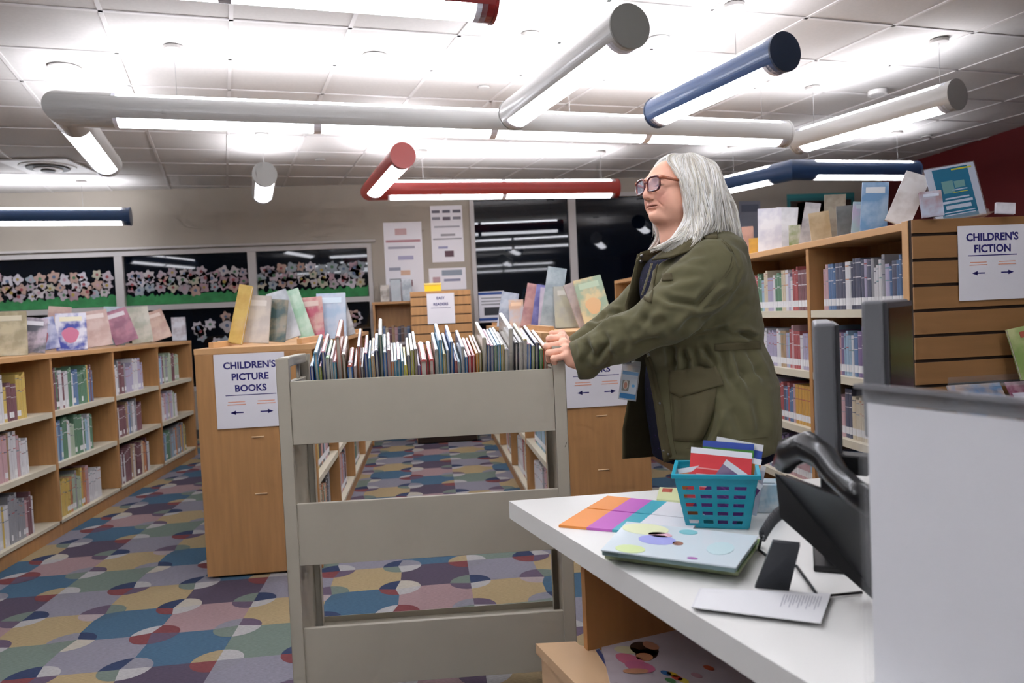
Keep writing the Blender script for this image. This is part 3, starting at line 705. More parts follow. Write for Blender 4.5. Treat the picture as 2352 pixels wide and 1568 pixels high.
# slatted end panel: acrylic easels and what they hold
def acr_stand(name, M, w, h, lip, label, cat='stand'):
    r = empty(name); r.matrix_world = M
    MB().box(-w / 2, w / 2, 0, .004, 0, h).box(-w / 2, w / 2, -lip, 0, 0, .004).box(-w / 2, w / 2, -lip, -lip + .004, .004, .03).build('clear_panel', ACR, r)
    tag(r, label, cat); return r
# blue poster sign in clear holder
M = T3(2.115, 2.72, 1.567) @ Matrix.Rotation(-.15, 4, 'Z') @ Matrix.Rotation(-.16, 4, 'X') @ Matrix.Rotation(-.13, 4, 'Y')
hs = empty('display_sign'); hs.matrix_world = M
MB().box(-.105, .105, .001, .004, 0, .225).box(-.105, .105, -.012, -.009, 0, .02).box(-.105, .105, -.05, .05, -.003, 0).build('clear_holder', ACR, hs)
MB().box(-.098, .098, -.0025, .0005, .004, .22).build('white_card', flat('BFC8DA', .5), hs)
MB().box(-.07, .07, -.0029, -.0026, .004, .212).build('blue_sheet', flat('0E6E92', .5), hs)
m = MB()
for a, b, z0, z1 in ((-.045, .05, .085, .091), (-.06, .06, .068, .078), (-.05, .05, .045, .06), (-.06, .06, .03, .034), (-.06, .06, .02, .024), (-.01, .05, .118, .122)): m.box(a, b, -.0034, -.003, z0, z1)
m.build('white_print', flat('BFCDE0', .5), hs)
MB().box(.005, .085, -.0034, -.003, .2, .206).box(-.01, .05, -.0034, -.003, .108, .111).build('yellow_print', flat('C9C93A', .5), hs)
MB().box(-.045, .0, -.0034, -.003, .11, .16).box(.004, .045, -.0034, -.003, .128, .155).build('pale_print', flat('6FA0A0', .5), hs)
tag(hs, 'tilted clear holder with a bright blue poster, on the slatted bookcase', 'display sign')
# picture book on a clear slatwall shelf
s1 = empty('clear_shelf', (2.2, 2.536, .935))
MB().box(-.3, .3, -.11, 0, 0, .004).box(-.3, .3, -.004, 0, .004, .03).box(-.3, .3, -.11, -.106, .004, .014).build('clear_panel', ACR, s1); tag(s1, 'clear acrylic ledge hooked on the slatted end panel', 'shelf')
M = T3(2.265, 2.44, .9405) @ Matrix.Rotation(-.1, 4, 'Z') @ Matrix.Rotation(-.16, 4, 'X') @ Matrix.Rotation(-.17, 4, 'Y')
b = empty('picture_book'); b.matrix_world = M @ T3(0, 0, .03)
MB().box(-.13, .15, 0, .002, 0, .19).box(-.13, .15, .01, .012, 0, .19).build('cover', art('8FA860', 'C2C890', 7), b); MB().box(-.128, .146, .002, .01, .003, .187).build('pages', PAGES, b)
MB().box(-.09, .13, -.001, -.0001, .15, .172).build('title_block', flat('B8604A', .4), b); MB().box(-.07, .0, -.001, -.0001, .045, .075).build('cover_picture', flat('C4502E', .4), b)
MB().box(-.115, -.06, -.001, -.0001, .005, .03).build('call_label', LBL, b)
tag(b, 'green picture book with a red title on the clear ledge at right edge', 'book')
s2 = empty('clear_shelf', (2.2, 2.536, .79))
MB().box(-.36, .3, -.16, 0, 0, .004).box(-.36, .3, -.16, -.156, .004, .02).build('clear_panel', ACR, s2); tag(s2, 'lower clear acrylic ledge holding magazines', 'shelf')
for x0, w, cs, lb in ((1.86, .21, ('6F93BC', 'B9A9A2'), 'blue and grey magazine on the lower clear ledge, left one'), (2.09, .2, ('8A2E5A', 'B9909C'), 'magenta magazine on the lower clear ledge, right one')):
    r = empty('magazine'); r.matrix_world = T3(x0, 2.40, .796) @ Matrix.Rotation(-.55, 4, 'X')
    MB().box(0, w, 0, .004, 0, .17).build('cover', art(*cs, 14), r); MB().box(.01, w * .7, -.0008, 0, .1, .125).build('masthead', flat('D9D6E2', .4), r); tag(r, lb, 'magazine')

# ================================================================== the book cart
CR = math.radians(-2.8); LX, LD = .893, .33
cart = empty('book_cart', (-.47, 2.332, 0), CR)
CB = lambda nm, *bx, m=CARTM, bev=.0025: MB().box(*bx).build(nm, m, cart, bevel=bev)
pw = .038
def lpost(x, y, sx, sy):
    m = MB(); t = .003
    xs = sorted((x, x + sx * pw)); ys = sorted((y, y + sy * .03))
    yy = sorted((y, y + sy * t)); m.box(xs[0], xs[1], yy[0], yy[1], .13, 1.165)
    xx = sorted((x, x + sx * t)); m.box(xx[0], xx[1], min(yy[1], ys[0]) if sy > 0 else ys[0], ys[1] if sy > 0 else yy[0], .13, 1.165)
    xx = sorted((x + sx * (pw - t), x + sx * pw)); m.box(xx[0], xx[1], yy[1] if sy > 0 else ys[0] , ys[1] if sy > 0 else yy[0], .13, 1.165)
    return m.build('post', CARTM, cart, bevel=.0012)
for x, sx in ((0, 1), (LX, -1)):
    for y, sy in ((0, 1), (LD, -1)): lpost(x, y, sx, sy)
for x in (0.0, LX - .03):
    CB('top_rail', x, x + .03, .0305, LD - .0305, 1.137, 1.168)
    CB('handle_rail', x + .003, x + .027, .0305, LD - .0305, 1.068, 1.088)
    CB('end_panel', x + .012, x + .018, .0305, LD - .0305, .14, 1.0675)
    for yy in (.09, LD - .105): CB('handle_web', x + .01, x + .02, yy, yy + .015, 1.0885, 1.1365)
for k, (z0, z1) in enumerate(((.898, 1.094), (.52, .7125), (.13, .32))):
    t = .002; a, b = .039, LX - .039
    m = MB(); m.box(a, b, .006, .006 + t, z0, z1).box(a, b, .0085, .022, z1 - t, z1).quadslab([(a, .008, z0), (b, .008, z0), (b, LD - .008, z0 + .078), (a, LD - .008, z0 + .078)], t, 0, n=(0, 0, 1))
    m.box(a, b, LD - .008, LD - .006, z0 + .05, z0 + .1)
    o = m.build('shelf_tray', CARTM, cart, bevel=.0008)
for x in (.05, LX - .05):
    for y in (.04, LD - .04):
        c = MB(); c.prism([(x + .018 * math.cos(t), y + .018 * math.sin(t)) for t in [math.pi * q / 6 for q in range(12)]], .118, .13)
        c.box(x - .006, x + .03, y - .018, y - .014, .045, .12).box(x - .006, x + .03, y + .014, y + .018, .045, .12)
        co = c.build('caster', STEEL, cart)
        w = MB(); n = 24; vs = []
        for yy in (y - .012, y + .012):
            for q in range(n): t = 2 * math.pi * q / n; vs.append((x + .02 + .0495 * math.cos(t), yy, .0505 + .0495 * math.sin(t)))
        w.add(vs, [tuple(range(n)), tuple(range(2 * n - 1, n - 1, -1))] + [(q, n + q, n + (q + 1) % n, (q + 1) % n) for q in range(n)]); w.build('wheel', RUBBER, co, bevel=.003)
MB().tube([(LX - .006, -.0009, .86), (LX - .012, -.0009, .845)], .0006, 6).build('scratch', flat('3A3833', .6), cart)
tag(cart, 'putty-coloured steel book cart with three tall shelf trays, loaded on top', 'book cart')

# books lying spine-up in the cart's top tray (tail ends toward the camera)
CBK = [  # px at tray lip, px width, px of spine height near end, spine colour lightened by a painted highlight, cover colour
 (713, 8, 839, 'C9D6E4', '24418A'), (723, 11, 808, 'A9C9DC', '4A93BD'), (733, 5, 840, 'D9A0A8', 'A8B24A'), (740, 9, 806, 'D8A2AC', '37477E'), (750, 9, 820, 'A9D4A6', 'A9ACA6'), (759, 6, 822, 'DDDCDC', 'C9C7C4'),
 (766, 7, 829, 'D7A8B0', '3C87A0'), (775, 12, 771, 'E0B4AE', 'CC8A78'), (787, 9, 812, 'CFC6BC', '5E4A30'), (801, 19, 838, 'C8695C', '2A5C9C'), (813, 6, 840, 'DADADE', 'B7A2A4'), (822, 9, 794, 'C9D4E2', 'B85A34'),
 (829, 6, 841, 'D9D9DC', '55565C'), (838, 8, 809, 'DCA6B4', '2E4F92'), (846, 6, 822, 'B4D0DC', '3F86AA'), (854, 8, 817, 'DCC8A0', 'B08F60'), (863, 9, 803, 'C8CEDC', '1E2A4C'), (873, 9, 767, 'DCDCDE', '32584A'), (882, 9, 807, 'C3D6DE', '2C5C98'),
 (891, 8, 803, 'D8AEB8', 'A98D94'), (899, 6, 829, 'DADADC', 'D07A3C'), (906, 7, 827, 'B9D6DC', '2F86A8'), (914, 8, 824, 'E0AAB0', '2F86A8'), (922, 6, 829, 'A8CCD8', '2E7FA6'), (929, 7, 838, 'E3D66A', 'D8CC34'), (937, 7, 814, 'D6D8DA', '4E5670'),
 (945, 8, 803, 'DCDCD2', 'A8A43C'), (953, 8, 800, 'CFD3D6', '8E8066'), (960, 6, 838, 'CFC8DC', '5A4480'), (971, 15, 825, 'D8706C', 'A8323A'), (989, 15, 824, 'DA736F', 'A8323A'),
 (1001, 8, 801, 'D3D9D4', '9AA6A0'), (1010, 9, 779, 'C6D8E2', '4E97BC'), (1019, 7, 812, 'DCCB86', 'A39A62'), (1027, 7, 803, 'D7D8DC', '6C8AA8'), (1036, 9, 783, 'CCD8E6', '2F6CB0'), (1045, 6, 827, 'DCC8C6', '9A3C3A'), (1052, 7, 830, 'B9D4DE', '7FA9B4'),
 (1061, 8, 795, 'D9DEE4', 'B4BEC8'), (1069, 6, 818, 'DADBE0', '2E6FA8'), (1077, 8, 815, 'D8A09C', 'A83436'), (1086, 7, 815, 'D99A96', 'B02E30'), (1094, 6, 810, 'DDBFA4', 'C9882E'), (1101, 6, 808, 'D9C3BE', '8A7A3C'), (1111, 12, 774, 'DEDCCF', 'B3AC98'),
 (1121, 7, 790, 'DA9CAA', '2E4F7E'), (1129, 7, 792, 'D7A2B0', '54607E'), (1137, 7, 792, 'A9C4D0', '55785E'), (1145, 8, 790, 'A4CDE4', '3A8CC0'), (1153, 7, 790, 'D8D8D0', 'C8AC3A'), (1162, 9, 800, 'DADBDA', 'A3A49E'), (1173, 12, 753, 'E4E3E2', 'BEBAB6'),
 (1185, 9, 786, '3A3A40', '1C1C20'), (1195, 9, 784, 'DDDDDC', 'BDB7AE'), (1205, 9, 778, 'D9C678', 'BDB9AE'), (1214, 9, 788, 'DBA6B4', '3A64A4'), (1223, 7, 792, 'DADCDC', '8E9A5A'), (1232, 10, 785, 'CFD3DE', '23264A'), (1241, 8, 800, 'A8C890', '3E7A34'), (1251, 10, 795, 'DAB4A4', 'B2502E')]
CNAME = {}
def cname(hexc):
    r, g_, b_ = [int(hexc[i:i + 2], 16) for i in (0, 2, 4)]
    best = min((( (r - int(v[i0:i0 + 2], 16)) ** 2 if 0 else (r - int(v[0:2], 16)) ** 2 + (g_ - int(v[2:4], 16)) ** 2 + (b_ - int(v[4:6], 16)) ** 2), k) for k, v in BC.items())
    return best[1]
cdir = np.array([math.cos(CR), math.sin(CR), 0]); cn = np.array([-cdir[1], cdir[0], 0]); C0 = np.array([-.47, 2.332, 0])
def on_cart(px, py, off=.03):
    r = ray(px, py); o = C0 + cn * off; t = ((o - CN) @ cn) / (r @ cn); p = CN + r * t
    return float((p - o) @ cdir), float(p[2])
cr = random.Random(5); prevx = .045
names = [(cname(c[4]), cname(c[3])) for c in CBK]
tally = {}
for nmx in names: tally[nmx] = tally.get(nmx, 0) + 1
seen = {}
last_end = .046
for k, (px, wpx, py, sc_, cc) in enumerate(CBK):
    ly = 870 - (px - 705) * .037
    x, _ = on_cart(px, ly); _, z = on_cart(px + 2, py); w = wpx / 725
    nx = on_cart(CBK[k + 1][0], ly)[0] if k + 1 < len(CBK) else LX - .040
    w = min(w, (nx - x) * .94 if True else w); w = max(w, .006)
    zt = max(z, 1.108); PT = math.radians(14); yo = .026 + cr.uniform(0, .004)
    hgt = .2
    for _ in range(8): yb2 = yo + hgt * math.sin(PT); z0 = .9035 + (yb2 - .008) * .247; hgt = (zt - z0) / math.cos(PT)
    Ld = min(.215, (LD - .014 - yb2) / math.cos(PT)); Ld *= cr.uniform(.93, 1); yo = yb2
    root = empty('book', (0, 0, 0)); wp = C0 + cdir * (x) + cn * yo
    root.location = (wp[0], wp[1], z0); root.rotation_euler = (Matrix.Rotation(CR + math.radians(5.5), 3, 'Z') @ Matrix.Rotation(math.radians(14), 3, 'X')).to_euler()
    t = min(.0030, w * .26); m = MB(); zc = hgt - w * .35
    m.box(-w / 2, -w / 2 + t, 0, Ld, 0, zc).box(w / 2 - t, w / 2, 0, Ld, 0, zc)
    n = 6; vs = []
    for yy in (0, Ld):
        for q in range(n + 1): a = math.pi * q / n; vs.append((-w / 2 * math.cos(a), yy, zc + w * .35 * math.sin(a)))
    m.add(vs, [tuple(range(n + 1)), tuple(range(2 * n + 1, n, -1)), (0, n + 1, 2 * n + 1, n)] , 1); m.add(vs, [(q, q + 1, n + 2 + q, n + 1 + q) for q in range(n)], 1)
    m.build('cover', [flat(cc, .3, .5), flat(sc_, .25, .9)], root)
    MB().box(-w / 2 + t + .0002, w / 2 - t - .0002, .003, Ld - .003, .004, zc - .001).build('pages', PAGES, root)
    yl = .03; vs2 = []
    if wpx >= 8 and cr.random() < .7:
        vs = []
        for yy in (Ld * .12, Ld * .26):
            for q in range(1, n): a = math.pi * q / n; vs.append((-w / 2 * math.cos(a), yy, zc + w * .35 * math.sin(a) + .0006))
        mm = n - 1; MB().add(vs, [(q, q + 1, mm + q + 1, mm + q) for q in range(mm - 1)]).build('call_label', LBL, root)
    a, b_ = names[k]; seen[names[k]] = seen.get(names[k], 0) + 1
    third = ['left', 'middle', 'right'][min(2, k * 3 // len(CBK))]
    if tally[names[k]] == 1: lab = 'only %s book with sheen-lightened %s spine, spine-up in the cart, %s third' % (a, b_, third)
    else: lab = '%s %s book with sheen-lightened %s spine from left, spine-up in the cart' % (ORD[seen[names[k]] - 1], a, b_)
    tag(root, lab, 'book', 'books standing spine-up in the cart tray')

# ================================================================== service desk
DA = math.radians(14.8); dv = (math.sin(DA), -math.cos(DA))      # along the near edge, toward the camera
A = (.196, 2.004)
desk = empty('service_desk', (A[0], A[1], 0)); DZ = .76
E1 = (dv[0] * 2.5, dv[1] * 2.5)
MB().prism([(0, 0), E1, (E1[0] + 1.7, E1[1]), (1.9, .0)], DZ - .048, DZ).build('desktop', WHITEL, desk, bevel=.002)
e = (math.cos(DA), math.sin(DA))   # across the desk (perpendicular to near edge)
def dq(u, v): return (dv[0] * u + e[0] * v, dv[1] * u + e[1] * v)  # u along edge towards camera, v inwards
DW = mat('desk_maple', 'B8834E', .45, noise=.08, nscale=6, nstretch=(6, 6, .5))
MB().prism([dq(.28, .075), dq(.30, .075), dq(.30, 1.0), dq(.28, 1.0)][::-1], .02, DZ - .049).build('support_panel', DW, desk)
MB().prism([dq(1.6, .1), dq(1.62, .1), dq(1.62, .9), dq(1.6, .9)][::-1], .02, DZ - .049).build('support_panel', DW, desk)
MB().prism([dq(.3005, .10), dq(1.5995, .10), dq(1.5995, .6), dq(.3005, .6)][::-1], .425, .445).build('shelf', flat('B9B2AE', .5), desk)
MB().prism([dq(.3005, .6005), dq(1.5995, .6005), dq(1.5995, .62), dq(.3005, .62)][::-1], .02, DZ - .049).build('modesty_panel', DW, desk)
tag(desk, 'white-topped service desk with maple supports, cutting across the lower right', 'desk')
cab = empty('low_cabinet', (A[0], A[1], 0)); BIRCH = mat('light_birch', 'D9B48C', .5, noise=.04, nscale=6)
MB().prism([dq(.205, -.022), dq(1.3, -.022), dq(1.3, .097), dq(.305, .097), dq(.262, .072), dq(.24, .072)][::-1], .425, .45).build('top_panel', BIRCH, cab)
MB().prism([dq(.215, -.012), dq(1.29, -.012), dq(1.29, .068), dq(.225, .068)][::-1], .0, .4245).build('body', BIRCH, cab)
tag(cab, 'narrow light birch cabinet tucked under the near corner of the desk', 'cabinet')

def zquad(pts, z, t, mats_, name, root, mi=0):
    P = [onz(x, y, z + t) for x, y in pts]; c = root.location
    vs = [(p[0] - c[0], p[1] - c[1], z - c[2]) for p in P] + [(p[0] - c[0], p[1] - c[1], z + t - c[2]) for p in P]
    m = MB(); n = len(P); m.add(vs, [tuple(range(n)), tuple(range(n, 2 * n))[::-1]] + [(i, n + i, n + (i + 1) % n, (i + 1) % n) for i in range(n)])
    o = m.build(name, mats_, root); return o
def lerp2(a, b, t): return (a[0] + (b[0] - a[0]) * t, a[1] + (b[1] - a[1]) * t)
def strips(pts, z, t, cols, name, root):
    """pts tl,tr,br,bl in photo pixels; colour strips run along the left-right direction"""
    x = 0
    for w, c in cols:
        a, b = x, x + w; x = b
        zquad([lerp2(pts[0], pts[1], a), lerp2(pts[0], pts[1], b), lerp2(pts[3], pts[2], b), lerp2(pts[3], pts[2], a)], z, t, flat(c, .4), name, root)
DZ1 = DZ + .0005
CS = [(.22, 'F29A4A'), (.2, 'C868C4'), (.14, '4FB3C4'), (.44, 'EDEBEF')]
for nm, pts, z, lb in (('leaflet', [(1395, 1138), (1640, 1162), (1612, 1192), (1348, 1165)], DZ1, 'far leaflet with orange, purple and teal bands, touching the basket'),
                       ('leaflet', [(1345, 1167), (1610, 1193), (1575, 1230), (1283, 1205)], DZ1, 'near leaflet with orange, purple and teal bands, closer to the desk corner')):
    p = onz(*lerp2(pts[0], pts[2], .5), z); r = empty('leaflet', tuple(p)); r.location.z = z
    strips(pts, z, .006, CS, 'printed_band', r); tag(r, lb, 'leaflet', None)
def flatbook(pts, z, t, cc, edge, label, extras=(), base='pages'):
    p = onz(*lerp2(pts[0], pts[2], .5), z); r = empty('picture_book', (p[0], p[1], z))
    zquad(pts, z, t * .16, cc, 'back_cover', r); s_ = [lerp2(lerp2(pts[0], pts[2], .5), q, .985) for q in pts]
    zquad(s_, z + t * .16 + .0002, t * .66, edge, 'pages', r); zquad(pts, z + t * .84, t * .16, cc, 'front_cover', r)
    for (u0, u1, v0, v1, c) in extras:
        f = lambda u, v: lerp2(lerp2(pts[0], pts[1], u), lerp2(pts[3], pts[2], u), v)
        n = 14; cu, cv = (u0 + u1) / 2, (v0 + v1) / 2
        zquad([f(cu + (u1 - u0) / 2 * math.cos(q), cv + (v1 - v0) / 2 * math.sin(q)) for q in [2 * math.pi * k / n for k in range(n)]], z + t + .0001, .0006, flat(c, .4), 'cover_picture', r)
    tag(r, label, 'book'); return r
pt = [(1440, 1197), (1742, 1230), (1690, 1302), (1380, 1262)]
flatbook([(a + 6, b + 8) for a, b in pt], DZ1, .017, flat('7FA04E', .35, .4), flat('C9D3A8', .6), 'green-edged picture book, lower of the two stacked on the desk')
flatbook(pt, DZ1 + .0182, .017, flat('DCE8EE', .3, .4), flat('87A0A0', .6), 'pale picture book with a blue animal cover, upper of the desk stack',
         [(.0, .35, .0, .35, 'E4E9C0'), (.08, .3, .72, .98, 'CFE0A0'), (.18, .46, .32, .62, 'A4A8E6'), (.22, .4, .22, .38, 'E0B4C4'), (.44, .52, .44, .56, '9A6A58'), (.42, .56, .04, .2, '7FC4CC'), (.7, .9, .3, .7, 'C9E2E6'), (.62, .7, .86, .93, 'B070B8')])
pt = [(1608, 1350), (1905, 1362), (1882, 1428), (1590, 1392)]
r = empty('receipt_pad', tuple(onz(1745, 1385, DZ1))); r.location.z = DZ1
for k in range(5):
    zquad([(a + k * .7 * (-1) ** k, b + k * .5) for a, b in pt], DZ1 + k * .0018, .0016, flat(['E6E6E8', 'DDDDE0'][k % 2], .6), 'paper_sheet', r)
m = MB(); f = lambda u, v: lerp2(lerp2(pt[0], pt[1], u), lerp2(pt[3], pt[2], u), v)
for k in range(14):
    u = .66 + .022 * k
    P = [onz(*f(u, .12), DZ1 + .0093), onz(*f(u + .006, .12), DZ1 + .0093), onz(*f(u + .006, .6 - .2 * (k % 3) * .5), DZ1 + .0093), onz(*f(u, .6 - .2 * (k % 3) * .5), DZ1 + .0093)]
    m.add([(p[0] - r.location.x, p[1] - r.location.y, p[2] - r.location.z) for p in P], [(0, 1, 2, 3)])
m.build('printed_lines', flat('A9A9B4', .6), r); tag(r, 'thin stack of white printed paper slips in front of the telephone', 'paper')
r = empty('booklet', tuple(onz(1530, 1140, DZ1))); r.location.z = DZ1
zquad([(1515, 1118), (1575, 1122), (1570, 1150), (1508, 1146)], DZ1, .006, flat('DDE3B0', .4), 'cover', r); zquad([(1522, 1121), (1545, 1122), (1543, 1130), (1520, 1129)], DZ1 + .0062, .0004, flat('C86858', .4), 'cover_picture', r)
tag(r, 'pale yellow booklet peeking out left of the turquoise basket', 'booklet')
r = empty('tissue_box', tuple(onz(1752, 1178, DZ1)), -.4); r.location.z = DZ1
MB().box(-.045, .045, 0, .07, 0, .07).build('box_body', art('DDE6EC', 'A9CBDC', 20), r, bevel=.002); MB().box(-.03, .03, .012, .058, .0705, .072).build('top_opening', flat('B9C9D2', .6), r)
tag(r, 'small white and pale blue box between basket and telephone', 'box')

# turquoise basket
bk = empty('basket', (.655, 1.665, DZ1), math.radians(-22)); TQ = mat('turquoise_plastic', '22A3BC', .35, spec=.5)
def basket_wall(p0, p1, q0, q1, nx, nz):   # bottom edge p0-p1, top edge q0-q1 ; grid of bars with slots
    p0, p1, q0, q1 = map(Vector, (p0, p1, q0, q1)); m = MB()
    f = lambda u, v: (p0.lerp(p1, u)).lerp(q0.lerp(q1, u), v)
    nrm = (p1 - p0).cross(q0 - p0).normalized() * .0022
    def cell(u0, u1, v0, v1):
        P = [f(u0, v0), f(u1, v0), f(u1, v1), f(u0, v1)]; m.quadslab(P, .0022, 0, n=nrm.normalized())
    vb = [0] + [x for k in range(nz) for x in (.07 + k * .165, .07 + k * .165 + .075)] + [1]
    ub = [0] + [x for k in range(nx) for x in (.06 + k * (.9 / nx), .06 + k * (.9 / nx) + .62 / nx)] + [1]
    for j in range(len(vb) - 1):
        if j % 2 == 0: cell(0, 1, vb[j], vb[j + 1])
        else:
            for i in range(0, len(ub) - 1, 2): cell(ub[i], ub[i + 1], vb[j], vb[j + 1])
    return m.build('side_wall', TQ, bk)
bw, bd, tw, td, bh = .068, .055, .09, .074, .125
B_ = [(-bw, -bd, .003), (bw, -bd, .003), (bw, bd, .003), (-bw, bd, .003)]; T_ = [(-tw, -td, bh), (tw, -td, bh), (tw, td, bh), (-tw, td, bh)]
for i in range(4): basket_wall(B_[i], B_[(i + 1) % 4], T_[i], T_[(i + 1) % 4], 4 if i % 2 == 0 else 3, 5)
MB().box(-bw, bw, -bd, bd, 0, .003).build('base', TQ, bk)
m = MB()
for (x0, x1, y0, y1) in ((-tw - .008, tw + .008, -td - .008, -td + .001), (-tw - .008, tw + .008, td - .001, td + .008), (-tw - .008, -tw + .001, -td + .001, td - .001), (tw - .001, tw + .008, -td + .001, td - .001)): m.box(x0, x1, y0, y1, bh - .006, bh + .004)
m.build('rim', TQ, bk, bevel=.0015)
tag(bk, 'turquoise slotted plastic basket full of bright cards on the desk', 'basket')
MBK = bk.matrix_basis.copy()
MBK = Matrix.Translation((.655, 1.665, DZ1)) @ Matrix.Rotation(math.radians(-22), 4, 'Z')
for (x, y, z, w, h, rx, ry, rz, cc, c2, lb) in [
    (.0, -.012, .03, .142, .145, -.42, .1, .0, 'E8434A', 'F2A0A0', 'red and white card, foremost in the turquoise basket'),
    (-.014, -.034, .015, .10, .135, -.30, .66, .1, '5A2A6E', '7A3C86', 'dark purple card standing cornerwise in front of the red one'),
    (-.022, .0, .02, .1, .112, -.3, -.15, .1, 'D9702E', 'B84E78', 'orange and purple card at the left of the basket'),
    (.018, .012, .03, .12, .13, -.32, .2, -.1, 'E58A34', 'F0B45A', 'orange card sticking out at the right of the basket'),
    (.02, .03, .03, .12, .152, -.25, .1, .1, '4C9A3A', '7BB84E', 'green card with a blue edge at the back of the basket'),
    (.03, .045, .03, .11, .155, -.22, .2, .05, '3C5AB8', '5A7AD0', 'blue card rearmost in the basket'),
    (.045, .025, .02, .09, .118, -.3, .2, -.1, 'D8DCEC', 'C0C8E0', 'white card at the right side of the basket')]:
    r = empty('activity_card'); r.matrix_world = MBK @ T3(x, y, z) @ Matrix.Rotation(rz, 4, 'Z') @ Matrix.Rotation(rx, 4, 'X') @ Matrix.Rotation(ry, 4, 'Y')
    MB().box(-w / 2, w / 2, 0, .002, 0, h).build('card', flat(cc, .35, .3), r)
    m = MB()
    for k in range(5): m.box(-w * .38, w * .3, -.0004, -.0001, h * (.25 + .1 * k), h * (.25 + .1 * k) + .003)
    m.build('printed_lines', flat(c2, .4), r)
    MB().box(-w / 2, w / 2, -.0004, -.0001, h * .9, h).build('top_band', flat('EDEDF2' if cc != '4C9A3A' else '3C5AB8', .4), r); tag(r, lb, 'card', 'cards in the turquoise basket')

# desk telephone (seen from behind), monitors, acrylic sheet holder
ph = empty('desk_telephone', (.72, 1.28, DZ1))
def rel(P, o=ph): return [(p[0] - o.location.x, p[1] - o.location.y, p[2] - o.location.z) for p in P]
P1, P2, Q1, Q2 = dep(1780, 1086, 1.33), dep(2060, 1190, 1.05), dep(1792, 1188, 1.31), dep(2060, 1425, 1.03)
Q2 = onz(2060, 1425, DZ1 + .001)
for nm, poly, t in (('phone_body', [Q1, Q2, P2, P1], .055),):
    P = [Vector(p) for p in rel(poly)]; nrm = (P[1] - P[0]).cross(P[3] - P[0]).normalized()
    if nrm.x < 0: nrm = -nrm
    MB().quadslab(P, t, 0, n=nrm).build(nm, BLACKP, ph, bevel=.012)
f1, f2, f3, f4 = onz(1733, 1345, DZ1), onz(1812, 1352, DZ1), dep(1838, 1245, 1.27), dep(1775, 1238, 1.29)
MB().quadslab([Vector(p) for p in rel([f1, f2, f3, f4])], .008, 0).build('stand_foot', mat('dark_grey_plastic', '2A2D33', .35), ph, bevel=.002)
hs_ = [dep(*q) for q in ((1798, 1070, 1.30), (1815, 1038, 1.28), (1855, 1026, 1.25), (1895, 1052, 1.21), (1922, 1092, 1.18), (1960, 1128, 1.14), (2010, 1160, 1.1))]
MB().tube(rel(hs_), [.018, .026, .027, .023, .021, .021, .022], 16).build('handset', mat('gloss_black', '0C0D10', .3, coat=.3), ph, smooth=True)
cp = []
for k in range(170):
    u = k / 169; c0 = np.array(dep(1815, 1168, 1.33)) * (1 - u) + np.array(dep(1750, 1232, 1.40)) * u; c0[2] += .012 * math.sin(u * 3.1); a = k * .72
    cp.append(c0 + np.array([.0, .011 * math.cos(a), .011 * math.sin(a)]))
MB().tube(rel(cp), .0022, 6).build('coiled_cord', flat('3A3B3F', .5), ph, smooth=True)
cb = [dep(1750, 1232, 1.40)] + [onz(*q, DZ1 + .004) for q in ((1742, 1262), (1770, 1282), (1830, 1300), (1880, 1370), (1980, 1360))]
MB().tube(rel(cb), .0028, 8).build('line_cord', BLACKP, ph, smooth=True)
tag(ph, 'black desk telephone seen from behind, tilted on its stand', 'telephone')

def monitor(cpx, ytop, Z, ybot, ang, w, thick, label, flip=1, tilt=0.0):
    c = dep(cpx, ytop, Z); zt = c[2]; zb = dep(cpx, ybot, Z)[2]; h = zt - zb
    r = empty('computer_monitor', (c[0], c[1], DZ1)); r.rotation_euler.z = ang
    z0 = zb - DZ1; t = thick
    MB().box(-t / 2, t / 2, 0, w, z0, z0 + h).build('back_casing', mat('monitor_grey', '7C7D82', .4), r, bevel=.006)
    MB().box(t / 2 * flip, t / 2 * flip + .006 * flip, 0.004, w - .004, z0 + .004, z0 + h - .004).build('bezel', flat('4A4A4E', .4), r)
    MB().box(t / 2 * flip + .0061 * flip, t / 2 * flip + .007 * flip, .014, w - .014, z0 + .016, z0 + h - .014).build('screen', mat('dark_screen', '15120F', .22, spec=.3), r)
    MB().box(-.012, .012, w / 2 - .03, w / 2 + .03, .0125, z0 - .0005).build('stand_neck', BLACKP, r, bevel=.003)
    MB().box(-.03, .03, w / 2 - .1, w / 2 + .1, 0, .012).build('stand_base', BLACKP, r, bevel=.003)
    tag(r, label, 'monitor'); return r
d1 = ray(1893, 900); m1 = monitor(1893, 742, 1.32, 1105, -math.atan2(d1[0], d1[1]) + .02, .30, .036, 'grey computer monitor seen edge-on, left one of the pair')
d2 = ray(2035, 800); m2 = monitor(2002, 690, 1.24, 1010, -math.atan2(d2[0], d2[1]) - .14, .33, .034, 'computer monitor with its dark screen showing, right one of the pair', flip=1)
MB().box(-.085, -.018, .03, .07, .2, .235).build('mount_arm', BLACKP, m2, bevel=.003)
# white sheet in a clear stand
S0, S1 = dep(1993, 925, .95), dep(1993, 925, .95)
ds = np.array([dv[0], dv[1], 0]) ; s0 = np.array([S0[0], S0[1], 0]); sh = S0[2] - DZ1
st = empty('sign_holder', (S0[0], S0[1], DZ1)); st.rotation_euler.z = math.atan2(dv[1], dv[0])
MB().box(0, .56, -.001, .001, .004, sh).build('white_sheet', mat('sheet_paper', 'F6F6FA', .6), st)
MB().box(-.012, .57, .002, .006, .004, sh + .018).box(-.012, .57, -.006, -.002, .004, sh + .018).build('clear_holder', mat('clear_acrylic_sheet', 'F2F4F6', .05, alpha=.05, spec=.5), st)
MB().box(-.014, .572, -.009, .009, sh + .0185, sh + .024).box(-.014, .572, .0062, .0085, sh + .0005, sh + .0184).build('top_edge', mat('smoky_acrylic_edge', '9A9A9E', .12, alpha=.75, spec=.7), st)
